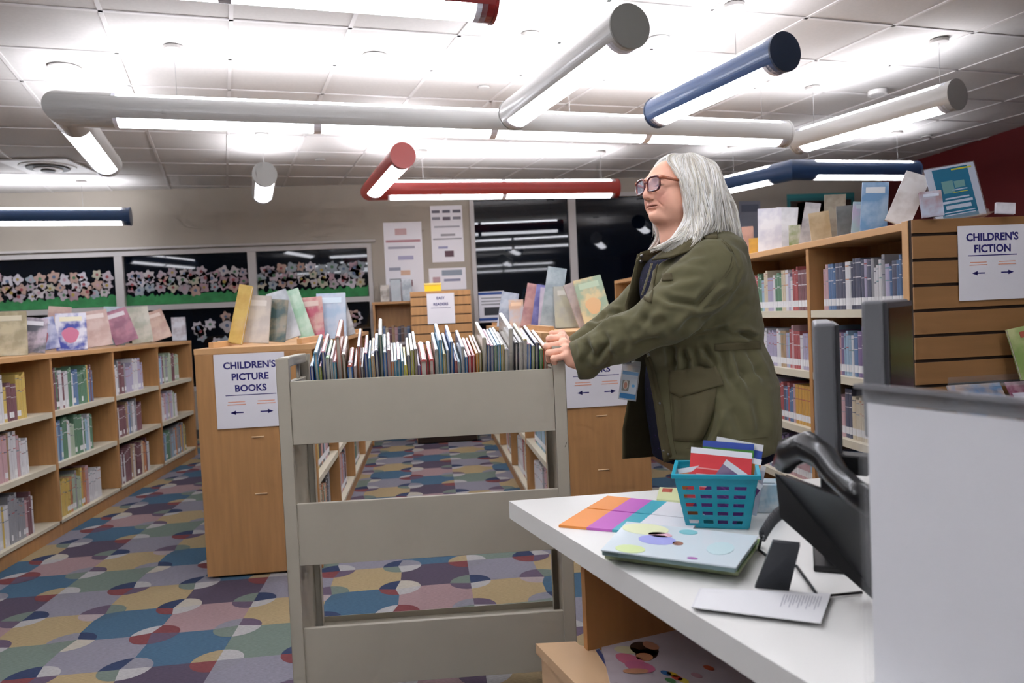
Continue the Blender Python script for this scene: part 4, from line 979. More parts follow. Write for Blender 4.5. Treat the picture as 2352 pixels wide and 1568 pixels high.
MB().box(-.012, .57, -.06, .06, 0, .0035).build('foot', ACR, st)
tag(st, 'large white sheet in a clear acrylic stand filling the lower right corner', 'sign holder')
# magazines on the shelf below the desktop
r = empty('magazine', tuple(onz(1470, 1530, .446))); r.location.z = .4455
zq = lambda pts, t0, t, c, nm: zquad(pts, .4455 + t0, t, flat(c, .35, .3), nm, r)
zq([(1380, 1478), (1560, 1440), (1830, 1600), (1420, 1650)], 0, .006, 'B9AEB4', 'cover')
def zell(cx_, cy_, a, b, rot, t0, c, nm, n=18):
    zq([(cx_ + a * math.cos(q) * math.cos(rot) - b * math.sin(q) * math.sin(rot), cy_ + a * math.cos(q) * math.sin(rot) + b * math.sin(q) * math.cos(rot)) for q in [2 * math.pi * k / n for k in range(n)]], t0, .0004, c, nm)
zell(1485, 1502, 26, 12, 0, .0062, '3A2420', 'printed_hair'); zell(1480, 1490, 34, 16, .2, .0062, '241816', 'printed_hair'); zell(1495, 1482, 20, 8, .3, .0067, 'B07A60', 'printed_face'); zell(1480, 1508, 20, 9, .1, .0067, 'B9805F', 'printed_face')
zell(1440, 1492, 30, 8, .1, .0062, 'C9C29A', 'printed_shirt'); zell(1448, 1515, 36, 12, .3, .0067, 'C86A84', 'printed_shirt'); zell(1470, 1530, 36, 12, .2, .0072, 'BE6486', 'printed_shirt'); zell(1460, 1540, 30, 6, 0, .0077, 'C8906E', 'printed_arms')
for cx_, cy_, c in ((1545, 1548, 'D8B030'), (1555, 1556, 'B0402E'), (1530, 1545, '3A6FA8'), (1570, 1562, 'C9B84A'), (1628, 1533, 'B8583A'), (1600, 1550, 'B98A92'), (1540, 1562, '3E7A4A')): zell(cx_, cy_, 14, 5, .3, .0062, c, 'printed_toys', 10)
tag(r, 'glossy magazine with a photo of two children on the shelf under the desk', 'magazine')
r = empty('magazine', tuple(onz(1390, 1530, .446))); r.location.z = .4455
zq([(1352, 1492), (1376, 1488), (1440, 1590), (1352, 1600)], 0, .004, 'A9AEB8', 'cover'); zq([(1368, 1493), (1376, 1490), (1432, 1575), (1424, 1580)], .0042, .0004, '33406E', 'cover_band')
tag(r, 'grey and navy magazine at the left end of the shelf under the desk', 'magazine')
# ================================================================== the person
def V3(*a): return np.array(a, dtype=np.float64)
def surface_nets(f, lo, hi, h):
    lo = np.array(lo, float); n = np.ceil((np.array(hi) - lo) / h).astype(int) + 1
    ax = [lo[i] + h * np.arange(n[i]) for i in range(3)]
    X, Y, Z = np.meshgrid(*[a.astype(np.float32) for a in ax], indexing='ij')
    D = f(X, Y, Z).astype(np.float32); del X, Y, Z
    S = D < 0; C = np.zeros(tuple(n - 1), np.uint8)
    for dx in (0, 1):
        for dy in (0, 1):
            for dz in (0, 1): C += S[dx:n[0] - 1 + dx, dy:n[1] - 1 + dy, dz:n[2] - 1 + dz]
    act = (C > 0) & (C < 8); idx = np.argwhere(act); vid = -np.ones(C.shape, np.int64); vid[act] = np.arange(len(idx))
    acc = np.zeros((len(idx), 3)); cnt = np.zeros(len(idx))
    corners = [(a, b, c) for a in (0, 1) for b in (0, 1) for c in (0, 1)]
    for a in corners:
        for axx in range(3):
            if a[axx]: continue
            b = list(a); b[axx] = 1; b = tuple(b)
            da = D[idx[:, 0] + a[0], idx[:, 1] + a[1], idx[:, 2] + a[2]].astype(float); db = D[idx[:, 0] + b[0], idx[:, 1] + b[1], idx[:, 2] + b[2]].astype(float)
            m = (da < 0) != (db < 0); t = np.where(m, da / np.where(m, da - db, 1), 0)
            p = np.array(a, float)[None].repeat(len(idx), 0); p[:, axx] = t
            acc[m] += p[m]; cnt[m] += 1
    verts = lo + (idx + acc / cnt[:, None]) * h
    quads = []
    for axx in range(3):
        o1, o2 = [k for k in range(3) if k != axx]
        sl0 = [slice(None)] * 3; sl1 = [slice(None)] * 3; sl0[axx] = slice(0, -1); sl1[axx] = slice(1, None)
        A, B = S[tuple(sl0)], S[tuple(sl1)]; E_ = np.argwhere(A != B)
        ok = (E_[:, o1] > 0) & (E_[:, o2] > 0) & (E_[:, o1] < n[o1] - 1) & (E_[:, o2] < n[o2] - 1); E_ = E_[ok]
        ins = A[E_[:, 0], E_[:, 1], E_[:, 2]]
        q = []
        for (s1, s2) in ((-1, -1), (0, -1), (0, 0), (-1, 0)):
            e = E_.copy(); e[:, o1] += s1; e[:, o2] += s2; q.append(vid[e[:, 0], e[:, 1], e[:, 2]])
        q = np.stack(q, 1); flip = ins if axx != 1 else ~ins
        q[~flip] = q[~flip][:, ::-1]; quads.append(q)
    return verts, np.concatenate(quads)
def smin(a, b, k): h = np.clip(.5 + .5 * (b - a) / k, 0, 1); return b + (a - b) * h - k * h * (1 - h)
def smax(a, b, k): return -smin(-a, -b, k)
def ell(P, c, r):
    q = [(P[i] - c[i]) / r[i] for i in range(3)]; k0 = np.sqrt(q[0] ** 2 + q[1] ** 2 + q[2] ** 2)
    k1 = np.sqrt((q[0] / r[0]) ** 2 + (q[1] / r[1]) ** 2 + (q[2] / r[2]) ** 2) + 1e-9
    return k0 * (k0 - 1) / k1
def cone(P, a, b, ra, rb):
    a, b = np.array(a, float), np.array(b, float); d = b - a; L2 = float(d @ d)
    t = np.clip(((P[0] - a[0]) * d[0] + (P[1] - a[1]) * d[1] + (P[2] - a[2]) * d[2]) / L2, 0, 1)
    return np.sqrt((P[0] - a[0] - t * d[0]) ** 2 + (P[1] - a[1] - t * d[1]) ** 2 + (P[2] - a[2] - t * d[2]) ** 2) - (ra + (rb - ra) * t)
def chain(P, pts, rs, k=.01):
    d = None
    for i in range(len(pts) - 1):
        c = cone(P, pts[i], pts[i + 1], rs[i], rs[i + 1]); d = c if d is None else smin(d, c, k)
    return d
def stack(P, rows, inset=0.0):
    """elliptic cross-sections piled along z: rows (z, cx, cy, rx, ry)"""
    rows = sorted(rows); z = [r[0] for r in rows]; I = lambda k: np.interp(P[2], z, [r[k] for r in rows])
    cx, cy, rx, ry = I(1), I(2), I(3) - inset, I(4) - inset
    q = np.sqrt(((P[0] - cx) / rx) ** 2 + ((P[1] - cy) / ry) ** 2)
    d = (q - 1) * np.minimum(rx, ry)
    return np.maximum(d, np.maximum(P[2] - z[-1], z[0] - P[2]))
def mk(name, v, q, m, parent, tint=None, smooth=True):
    me = bpy.data.meshes.new(name); me.from_pydata(v.tolist(), [], q.tolist())
    for x in (m if isinstance(m, list) else [m]): me.materials.append(x)
    if smooth: me.polygons.foreach_set('use_smooth', [True] * len(q))
    if tint is not None:
        a = me.color_attributes.new('tint', 'FLOAT_COLOR', 'POINT'); a.data.foreach_set('color', np.ascontiguousarray(tint, dtype='f').ravel())
    me.update(); o = bpy.data.objects.new(name, me); COL.objects.link(o); o.parent = parent
    return o
def relax(v, q, n=2, w=.5):
    e = np.concatenate([q[:, [i, (i + 1) % 4]] for i in range(4)])
    for _ in range(n):
        s = np.zeros_like(v); c = np.zeros(len(v))
        np.add.at(s, e[:, 0], v[e[:, 1]]); np.add.at(c, e[:, 0], 1); np.add.at(s, e[:, 1], v[e[:, 0]]); np.add.at(c, e[:, 1], 1)
        v = v * (1 - w) + w * s / np.maximum(c, 1)[:, None]
    return v
def vnormals(v, q):
    n = np.cross(v[q[:, 2]] - v[q[:, 0]], v[q[:, 3]] - v[q[:, 1]]); o = np.zeros_like(v)
    for i in range(4): np.add.at(o, q[:, i], n)
    return o / np.maximum(np.linalg.norm(o, axis=1), 1e-12)[:, None]
PS = empty('person', (.62, 2.3, 0))
PO = np.array([.62, 2.3, 0])
L = lambda x, y, Z: dep(x, y, Z) - PO       # photo point at camera depth Z, in the person's own frame
ZC = 2.42
prs = np.random.RandomState(4)

# ---- jacket
rowsJ = []
for (py, l, r_, dd) in [(548, 1580, 1672, .10), (565, 1535, 1690, .155), (600, 1490, 1712, .195), (650, 1468, 1726, .21), (700, 1462, 1736, .21), (750, 1470, 1748, .20), (792, 1476, 1748, .192),
                        (830, 1474, 1764, .205), (880, 1470, 1780, .225), (940, 1474, 1784, .235), (1000, 1484, 1784, .24), (1080, 1496, 1782, .24)]:
    a, b = L(l, py, ZC), L(r_, py, ZC); c = (a + b) / 2; rowsJ.append((c[2], c[0], c[1], (b[0] - a[0]) / 2, dd))
sh_n, el_n, wr_n = L(1640, 622, 2.25), L(1537, 722, 2.20), L(1332, 822, 2.305)
sh_f, el_f, wr_f = L(1560, 610, 2.60), L(1428, 742, 2.63), L(1318, 803, 2.62)
hemL, hemR = L(1520, 1073, 2.2), L(1778, 1016, ZC)
def f_jacket(X, Y, Z):
    P = (X, Y, Z)
    body = stack(P, rowsJ)
    body = smin(body, ell(P, L(1650, 575, 2.36), (.075, .12, .05)), .04)     # shoulder yoke, near
    body = smin(body, ell(P, L(1600, 590, 2.52), (.075, .11, .05)), .04)
    fr = wr_n + (wr_n - el_n) * .1
    arm = chain(P, [sh_n, (sh_n + el_n) / 2 + V3(.005, 0, .004), el_n, (el_n * .5 + wr_n * .5) + V3(0, 0, -.004), fr], [.098, .090, .078, .066, .058], .035)
    arm = smin(arm, ell(P, L(1352, 848, 2.30), (.03, .035, .026)), .02)
    dn = (wr_n - el_n); dn = dn / np.linalg.norm(dn); ce = L(1316, 824, 2.305)
    dn2 = dn * .45 + V3(-.97, 0, -.1) * .55; dn2 /= np.linalg.norm(dn2)
    cut = (X - ce[0]) * dn2[0] + (Y - ce[1]) * dn2[1] + (Z - ce[2]) * dn2[2]
    arm = smax(arm, cut, .006)
    cav = chain(P, [el_n * .25 + wr_n * .75, wr_n + dn * .1], [.03, .046], .01); arm = smax(arm, -cav, .006)
    armf = chain(P, [sh_f, el_f, wr_f + V3(.0, 0, 0)], [.085, .072, .05], .03)
    cf = L(1308, 800, 2.62); armf = smax(armf, -(X - cf[0]) + 0 * X, .006)
    # hollow, open-fronted shell
    inner = stack(P, rowsJ, .013)
    cz = np.interp(Z, sorted(r[0] for r in rowsJ), [r[1] for r in sorted(rowsJ)]); cy = np.interp(Z, sorted(r[0] for r in rowsJ), [r[2] for r in sorted(rowsJ)])
    ang = np.degrees(np.arctan2(-(Y - cy), -(X - cz)))      # 0 = straight ahead, + = near side
    zz = sorted(r[0] for r in rowsJ); zt = L(1500, 560, ZC)[2]; zb = L(1500, 1060, ZC)[2]
    u = np.clip((zt - Z) / (zt - zb), 0, 1)
    near_edge = np.interp(u, [0, .08, .18, .28, .38, .51, .67, .87, 1], [14, 14, 19, 17, 3, 4, 21, 25, 31])
    rr = np.sqrt((X - cz) ** 2 + (Y - cy) ** 2)
    wedge = np.maximum((ang - near_edge), (-62 - ang)) * rr * .0174
    wedge = np.maximum(wedge, Z - zt - .03)
    shell = smax(body, -np.maximum(inner, Z - zt + .02), .004)
    shell = smax(shell, -wedge, .006)
    d = smin(shell, arm, .028); d = smin(d, armf, .03)
    # waist gathering
    zw = L(1700, 795, ZC)[2]
    # slanted hem: front corner hangs lower than the back
    hz = hemR[2] + (hemL[2] - hemR[2]) * np.clip((hemR[0] - X) / (hemR[0] - hemL[0]), 0, 1.15) ** 1.2
    d = smax(d, hz - Z, .006)
    # neck opening
    d = smax(d, -cone(P, L(1563, 560, 2.42), L(1550, 480, 2.40), .062, .09), .01)
    return d
lo = np.array([L(1300, 900, ZC)[0] - .02, -.42, .66]); hi = np.array([L(1800, 900, ZC)[0] + .03, .42, 1.53])
print('LOHI', lo, hi, sh_n, el_n, L(1600, 700, ZC))
# bounds in the person's frame
jv, jq = surface_nets(f_jacket, lo, hi, .0052)
jv = relax(jv, jq, 1, .5)
jn = vnormals(jv, jq)
# cloth folds: creases drawn on the near side, each a shallow valley with soft ridges beside it
FOLDS = [  # points in the photo, depth mm, width px
 ([(1503, 672), (1540, 690), (1600, 700), (1652, 640)], 4, 7), ([(1515, 655), (1560, 640), (1620, 625)], 4, 9), ([(1540, 610), (1590, 590), (1630, 585)], 3, 8),
 ([(1530, 640), (1580, 612), (1640, 604)], 3, 9), ([(1384, 757), (1392, 790), (1372, 815)], 6, 8), ([(1340, 775), (1352, 800), (1345, 835)], 6, 8), ([(1404, 760), (1398, 800), (1405, 835)], 4, 9),
 ([(1345, 790), (1368, 822), (1390, 800)], 5, 8), ([(1462, 722), (1500, 745), (1540, 735)], 3, 10), ([(1555, 770), (1580, 745), (1600, 720)], 4, 9), ([(1440, 800), (1470, 790), (1520, 780)], 4, 9),
 ([(1575, 745), (1640, 725), (1700, 680)], 5, 9), ([(1590, 770), (1640, 765), (1690, 735)], 4, 9), ([(1620, 745), (1680, 720), (1722, 690)], 4, 8), ([(1640, 690), (1690, 670), (1720, 640)], 3, 9),
 ([(1560, 800), (1580, 830), (1570, 870)], 6, 8), ([(1590, 800), (1600, 835), (1640, 850)], 5, 7), ([(1612, 790), (1632, 822), (1650, 845)], 5, 7), ([(1545, 790), (1550, 830), (1548, 850)], 5, 7),
 ([(1655, 800), (1670, 850), (1690, 900)], 5, 9), ([(1685, 802), (1700, 850), (1730, 900)], 4, 9), ([(1715, 800), (1735, 840), (1760, 880)], 4, 8), ([(1700, 760), (1720, 775), (1742, 780)], 5, 7),
 ([(1640, 745), (1680, 765), (1735, 770)], 5, 7), ([(1680, 930), (1700, 980), (1720, 1015)], 5, 14), ([(1735, 900), (1745, 960), (1740, 1010)], 4, 14), ([(1640, 930), (1632, 980), (1600, 1040)], 8, 10),
 ([(1560, 905), (1565, 960), (1560, 1010)], 3, 12), ([(1700, 620), (1690, 580), (1665, 560)], 2, 4), ([(1700, 622), (1680, 665), (1640, 700), (1600, 712)], 2.5, 3.5), ([(1500, 620), (1512, 600), (1545, 585)], 4, 6),
 ([(1660, 870), (1700, 860), (1760, 850)], 2, 10), ([(1505, 700), (1480, 735), (1460, 765)], 3, 9), ([(1425, 745), (1440, 780), (1420, 815)], 3, 9), ([(1345, 725), (1370, 735), (1400, 720)], 4, 7), ([(1395, 712), (1412, 722), (1432, 716)], 4, 6)]
def drape(v, n, folds, world=True):
    W = v + PO; px, py = proj_np(W); view = (CN - W); view /= np.linalg.norm(view, axis=1)[:, None]
    facing = np.clip((n * view).sum(1) * 2.5, 0, 1); disp = np.zeros(len(v))
    for pts, dmm, wd in folds:
        dd = np.full(len(v), 1e9); tt = np.zeros(len(v)); Lt = 0; segs = []
        for a, b in zip(pts, pts[1:]): segs.append((a, b, Lt)); Lt += math.dist(a, b)
        for a, b, l0 in segs:
            ax, ay = b[0] - a[0], b[1] - a[1]; ll = ax * ax + ay * ay
            t = np.clip(((px - a[0]) * ax + (py - a[1]) * ay) / ll, 0, 1); d_ = np.hypot(px - a[0] - t * ax, py - a[1] - t * ay)
            m = d_ < dd; dd[m] = d_[m]; tt[m] = (l0 + t[m] * math.sqrt(ll)) / Lt
        fade = np.clip(np.sin(np.pi * np.clip(tt, .04, .96)) * 1.6, 0, 1)
        s = dd / wd; disp += 2.1 * dmm * .001 * fade * (-np.exp(-s * s) + .75 * np.exp(-((s - 1.9) / 1.0) ** 2))
    return v + n * (disp * facing)[:, None]
jv = drape(jv, jn, FOLDS)
def pnoise(v, f, seed):
    r = np.random.RandomState(seed); o = np.zeros(len(v))
    for k in range(7):
        d = r.normal(size=3); d /= np.linalg.norm(d); o += np.sin(v @ d * f * (1 + .35 * k) + r.uniform(0, 6.3)) / (1 + .5 * k)
    return o
jv = jv + jn * (pnoise(jv + .03 * np.stack([np.sin(jv[:, 2] * 30)] * 3, 1), 38, 2) * .0011 + pnoise(jv, 90, 5) * .0004)[:, None]
OLIVE = mat('olive_cotton', '615D42', .85, noise=.10, nscale=9, bump=.25, fuzz=.12, spec=.25)
OLIVE_D = mat('olive_cotton_trim', '5A533C', .85, noise=.08, nscale=14, bump=.2, spec=.25)
jacket = mk('jacket', jv, jq, OLIVE, PS); jacket['label'] = 'open olive green field jacket'
jb = BVHTree.FromPolygons([tuple(p) for p in (jv + PO)], [tuple(map(int, f)) for f in jq])
def hitj(px, py, bvh=None, Zd=2.3):
    d = Vector(ray(px, py)).normalized(); h = (bvh or jb).ray_cast(Vector(CN), d)
    if h[0] is None: return dep(px, py, Zd), -np.array(d)
    return np.array(h[0]), np.array(h[1]) * (1 if h[1].dot(d) < 0 else -1)
def patch(name, grid, off, thick, m, parent, nu=14, nv=10, bvh=None, puff=0, Zd=2.3):
    """cloth piece laid on the jacket: grid = rows of photo points (all same length)"""
    g_ = np.array(grid, float); R_, C_ = g_.shape[:2]; pts = []
    for j in range(nv + 1):
        v = j / nv * (R_ - 1); j0 = min(int(v), R_ - 2); fv = v - j0
        for i in range(nu + 1):
            u = i / nu * (C_ - 1); i0 = min(int(u), C_ - 2); fu = u - i0
            p = (g_[j0, i0] * (1 - fu) + g_[j0, i0 + 1] * fu) * (1 - fv) + (g_[j0 + 1, i0] * (1 - fu) + g_[j0 + 1, i0 + 1] * fu) * fv
            pts.append(hitj(p[0], p[1], bvh, Zd))
    P = np.array([p[0] for p in pts]).reshape(nv + 1, nu + 1, 3); N = np.array([p[1] for p in pts]).reshape(nv + 1, nu + 1, 3)
    for _ in range(3):
        N[1:-1, 1:-1] = (N[1:-1, 1:-1] + N[:-2, 1:-1] + N[2:, 1:-1] + N[1:-1, :-2] + N[1:-1, 2:]) / 5
        P[1:-1, 1:-1] = P[1:-1, 1:-1] * .6 + .1 * (P[:-2, 1:-1] + P[2:, 1:-1] + P[1:-1, :-2] + P[1:-1, 2:])
    N /= np.linalg.norm(N, axis=2)[:, :, None]
    uu = np.linspace(0, 1, nu + 1)[None]; vv = np.linspace(0, 1, nv + 1)[:, None]
    pf = puff * (np.sin(np.pi * uu) * np.sin(np.pi * vv)) ** .6
    top = P + N * (off + thick + pf)[..., None] - PO if puff else P + N * (off + thick) - PO; bot = P - N * .004 - PO
    n1 = (nv + 1) * (nu + 1); vs = np.concatenate([top.reshape(-1, 3), bot.reshape(-1, 3)]); q = []
    w = nu + 1
    for j in range(nv):
        for i in range(nu):
            a = j * w + i; q.append((a, a + w, a + w + 1, a + 1)); q.append((n1 + a, n1 + a + 1, n1 + a + w + 1, n1 + a + w))
    for i in range(nu):
        a = i; q.append((a, a + 1, n1 + a + 1, n1 + a)); a = nv * w + i; q.append((a + 1, a, n1 + a, n1 + a + 1))
    for j in range(nv):
        a = j * w; q.append((a + w, a, n1 + a, n1 + a + w)); a = j * w + nu; q.append((a, a + w, n1 + a + w, n1 + a))
    return mk(name, vs, np.array(q), m, parent)
patch('pocket', [[(1543, 900), (1590, 905), (1648, 872)], [(1546, 960), (1590, 960), (1640, 940)], [(1549, 1012), (1580, 1014), (1612, 1010)]], .002, .0025, OLIVE_D, jacket, puff=.004)
patch('pocket_flap', [[(1540, 852), (1590, 845), (1645, 842)], [(1539, 880), (1590, 875), (1655, 862)], [(1541, 900), (1565, 912), (1662, 884)]], .006, .003, OLIVE_D, jacket, puff=.003)
patch('waist_channel', [[(1640, 790), (1690, 786), (1743, 785)], [(1642, 806), (1690, 804), (1746, 802)]], .003, .002, OLIVE_D, jacket, nv=4)
patch('epaulet', [[(1613, 530), (1630, 527), (1648, 529)], [(1610, 540), (1630, 540), (1648, 541)], [(1612, 549), (1630, 549), (1648, 549)]], .004, .003, OLIVE_D, jacket, nv=6, nu=8)
patch('chest_pocket', [[(1523, 629), (1543, 627)], [(1521, 646), (1546, 644)]], .002, .002, OLIVE_D, jacket, nv=4, nu=6)
# near placket strip, full length
patch('placket', [[(1519, 574), (1531, 580)], [(1497, 603), (1512, 607)], [(1487, 650), (1503, 655)], [(1480, 690), (1497, 697)]], .003, .0025, OLIVE_D, jacket, nu=4, nv=16)
patch('placket', [[(1480, 822), (1494, 818)], [(1493, 880), (1510, 876)], [(1504, 940), (1524, 935)], [(1512, 1000), (1533, 996)], [(1524, 1062), (1546, 1058)]], .003, .0025, OLIVE_D, jacket, nu=4, nv=22)
def seam(pts, name='seam', r=.0011, bvh=None, off=.0006):
    q = []
    for a, b in zip(pts, pts[1:]):
        n_ = max(2, int(math.dist(a, b) / 6))
        for k in range(n_): u = k / n_; q.append(hitj(a[0] + (b[0] - a[0]) * u, a[1] + (b[1] - a[1]) * u, bvh))
    P = np.array([x[0] for x in q]) - PO; N = np.array([x[1] for x in q])
    for _ in range(2): P[1:-1] = (P[:-2] + P[1:-1] * 2 + P[2:]) / 4
    MB().tube(P + N * off, r, 6).build(name, OLIVE_D, jacket, smooth=True)
seam([(1657, 553), (1676, 570), (1683, 590), (1676, 615), (1657, 640), (1630, 672), (1602, 702)])
seam([(1660, 551), (1680, 568), (1688, 590), (1681, 617), (1661, 643)])
seam([(1575, 1030), (1640, 1028), (1700, 1010), (1770, 1003)])
seam([(1536, 850), (1538, 905), (1546, 1010), (1556, 1050)])
SNAP = mat('gunmetal_snap', '8A8A88', .3, metal=1)
for (x, y) in ((1494, 813), (1519, 925), (1538, 1041), (1524, 1035)):
    p, n = hitj(x, y); p = p - PO + n * .006
    MB().ball(p, .0042, 10).build('snap_button', SNAP, jacket, smooth=True)
# far front panel swinging open, and the collar
def slab(name, rows, m, parent, t=.004, bow=.0, nu=10, nv=24, wob=.004, seed=1):
    g_ = np.array([[L(*p) for p in r] for r in rows]); R_, C_ = g_.shape[:2]; P = np.zeros((nv + 1, nu + 1, 3)); r2 = np.random.RandomState(seed)
    ph = r2.uniform(0, 6, 4)
    from_ = lambda j, i: g_[j, i]
    for j in range(nv + 1):
        v = j / nv * (R_ - 1); j0 = min(int(v), R_ - 2); fv = v - j0; fv = fv * fv * (3 - 2 * fv) if R_ > 3 else fv
        for i in range(nu + 1):
            u = i / nu * (C_ - 1); i0 = min(int(u), C_ - 2); fu = u - i0
            P[j, i] = (g_[j0, i0] * (1 - fu) + g_[j0, i0 + 1] * fu) * (1 - fv) + (g_[j0 + 1, i0] * (1 - fu) + g_[j0 + 1, i0 + 1] * fu) * fv
            P[j, i, 1] += wob * math.sin(i / nu * 7 + ph[0] + j * .1) - bow * math.sin(math.pi * i / nu)
    a = P.reshape(-1, 3); dx = np.gradient(P, axis=1); dy = np.gradient(P, axis=0); N = np.cross(dx, dy); N /= np.linalg.norm(N, axis=2)[:, :, None] + 1e-9
    top, bot = P + N * t / 2, P - N * t / 2; n1 = (nv + 1) * (nu + 1); vs = np.concatenate([top.reshape(-1, 3), bot.reshape(-1, 3)]); q = []; w = nu + 1
    for j in range(nv):
        for i in range(nu):
            k = j * w + i; q.append((k, k + 1, k + w + 1, k + w)); q.append((n1 + k, n1 + k + w, n1 + k + w + 1, n1 + k + 1))
    for i in range(nu): q.append((i, n1 + i, n1 + i + 1, i + 1)); k = nv * w + i; q.append((k, k + 1, n1 + k + 1, n1 + k))
    for j in range(nv): k = j * w; q.append((k, k + w, n1 + k + w, n1 + k)); k = j * w + nu; q.append((k, n1 + k, n1 + k + w, k + w))
    return mk(name, vs, np.array(q), m, parent)
slab('front_panel', [[(1464, 583, 2.46), (1500, 575, 2.47), (1530, 572, 2.52)], [(1458, 612, 2.47), (1490, 620, 2.50), (1520, 620, 2.56)], [(1446, 664, 2.48), (1472, 670, 2.52), (1505, 670, 2.60)],
                     [(1436, 700, 2.49), (1465, 705, 2.54), (1500, 710, 2.61)], [(1442, 770, 2.49), (1468, 770, 2.54), (1500, 780, 2.61)], [(1454, 830, 2.49), (1475, 835, 2.54), (1505, 840, 2.62)],
                     [(1441, 925, 2.47), (1470, 930, 2.53), (1510, 930, 2.64)], [(1430, 985, 2.46), (1462, 990, 2.52), (1515, 990, 2.64)], [(1430, 1053, 2.45), (1462, 1052, 2.51), (1520, 1045, 2.64)]], OLIVE_D, jacket)
slab('collar', [[(1560, 552, 2.30), (1590, 545, 2.27), (1625, 540, 2.29), (1668, 545, 2.36)], [(1535, 566, 2.31), (1578, 560, 2.25), (1628, 556, 2.26), (1680, 562, 2.35)], [(1497, 597, 2.315), (1545, 590, 2.235), (1612, 566, 2.235), (1660, 562, 2.28)]], OLIVE_D, jacket, t=.006, nv=12, nu=18, wob=.002)
slab('collar', [[(1562, 548, 2.52), (1530, 560, 2.50), (1510, 572, 2.48)], [(1545, 565, 2.52), (1505, 574, 2.485), (1472, 580, 2.455)], [(1535, 590, 2.52), (1500, 600, 2.48), (1462, 600, 2.45)]], OLIVE_D, jacket, t=.006, nv=10, nu=12, wob=.001)
for (x, y) in ((1474, 587), (1472, 600)):
    MB().ball(L(x, y, 2.445), .0055, 10).build('snap_button', SNAP, jacket, smooth=True)
zp = MB()
for k in range(26):
    u = k / 25; a = L(1497 - 22 * u + 0, 606 + 70 * u, 2.262 + .03 * u); zp.box(a[0] - .003, a[0] + .003, a[1] - .002, a[1] + .002, a[2] - .0014, a[2] + .0014)
zp.build('zipper_teeth', flat('8C8668', .4), jacket)

# ---- shirt
rowsS = [(r[0], r[1], r[2], r[3] - .016, r[4] - .016) for r in rowsJ]
def f_shirt(X, Y, Z):
    P = (X, Y, Z); d = stack(P, rowsS)
    d = smin(d, ell(P, L(1560, 640, 2.44), (.12, .15, .10)), .05)
    d = smax(d, -cone(P, L(1530, 560, 2.41), L(1505, 500, 2.41), .045, .09), .012)
    return smax(d, L(1520, 1052, ZC)[2] - Z, .01)
sv, sq = surface_nets(f_shirt, lo, hi, .009); sv = relax(sv, sq, 1)
NAVY = mat('navy_shirt', '171A2E', .8, col2='5C3A86', nscale=85, spec=.2, lo=.66, hi=.71)
shirt = mk('shirt', sv, sq, NAVY, PS); shirt['label'] = 'dark navy shirt with a small purple and red print'

# ---- trousers and shoes (walking stance behind the desk)
def f_legs(X, Y, Z):
    P = (X, Y, Z)
    hip = L(1640, 1020, ZC); d = smin(ell(P, hip + V3(0, 0, -.0), (.145, .19, .13)), ell(P, L(1625, 930, ZC), (.145, .185, .12)), .04)
    kn, an = hip + V3(-.10, -.085, -.36), hip + V3(-.05, -.085, -.36 - (hip[2] - .46)); an[2] = .11
    kf = hip + V3(.07, .09, -.34); af = hip + V3(.26, .09, -.5); af[2] = .14
    d = smin(d, chain(P, [hip + V3(-.01, -.085, -.02), kn, an], [.105, .075, .058], .03), .05)
    d = smin(d, chain(P, [hip + V3(.02, .085, -.02), kf, af], [.105, .075, .058], .03), .05)
    return smax(d, Z - L(1640, 900, ZC)[2], .01)
hip = L(1640, 1020, ZC)
tv, tq = surface_nets(f_legs, (hip[0] - .35, hip[1] - .3, .03), (hip[0] + .45, hip[1] + .3, hip[2] + .3), .011); tv = relax(tv, tq, 1)
mk('trousers', tv, tq, mat('dark_denim', '20242F', .8, noise=.2, nscale=30), PS)
for s, ax_, az, rot in ((-1, -.05, 0, 0), (1, .26, .02, .25)):
    c = V3(hip[0] + ax_, hip[1] + s * .087, 0)
    def f_shoe(X, Y, Z, c=c, az=az, rot=rot):
        x, z = X - c[0], Z - az; x, z = x * math.cos(rot) - z * math.sin(rot), x * math.sin(rot) + z * math.cos(rot)
        P = (x, Y - c[1], z); d = smin(ell(P, (-.10, 0, .035), (.10, .045, .038)), ell(P, (.01, 0, .05), (.075, .04, .055)), .03)
        return smax(d, -z + .002, .004)
    v, q = surface_nets(f_shoe, c + V3(-.24, -.08, -.03), c + V3(.14, .08, .17), .007)
    v = relax(v, q, 1); v[:, 2] -= v[:, 2].min() - .001
    mk('shoe', v, q, mat('black_leather', '151414', .35), PS)

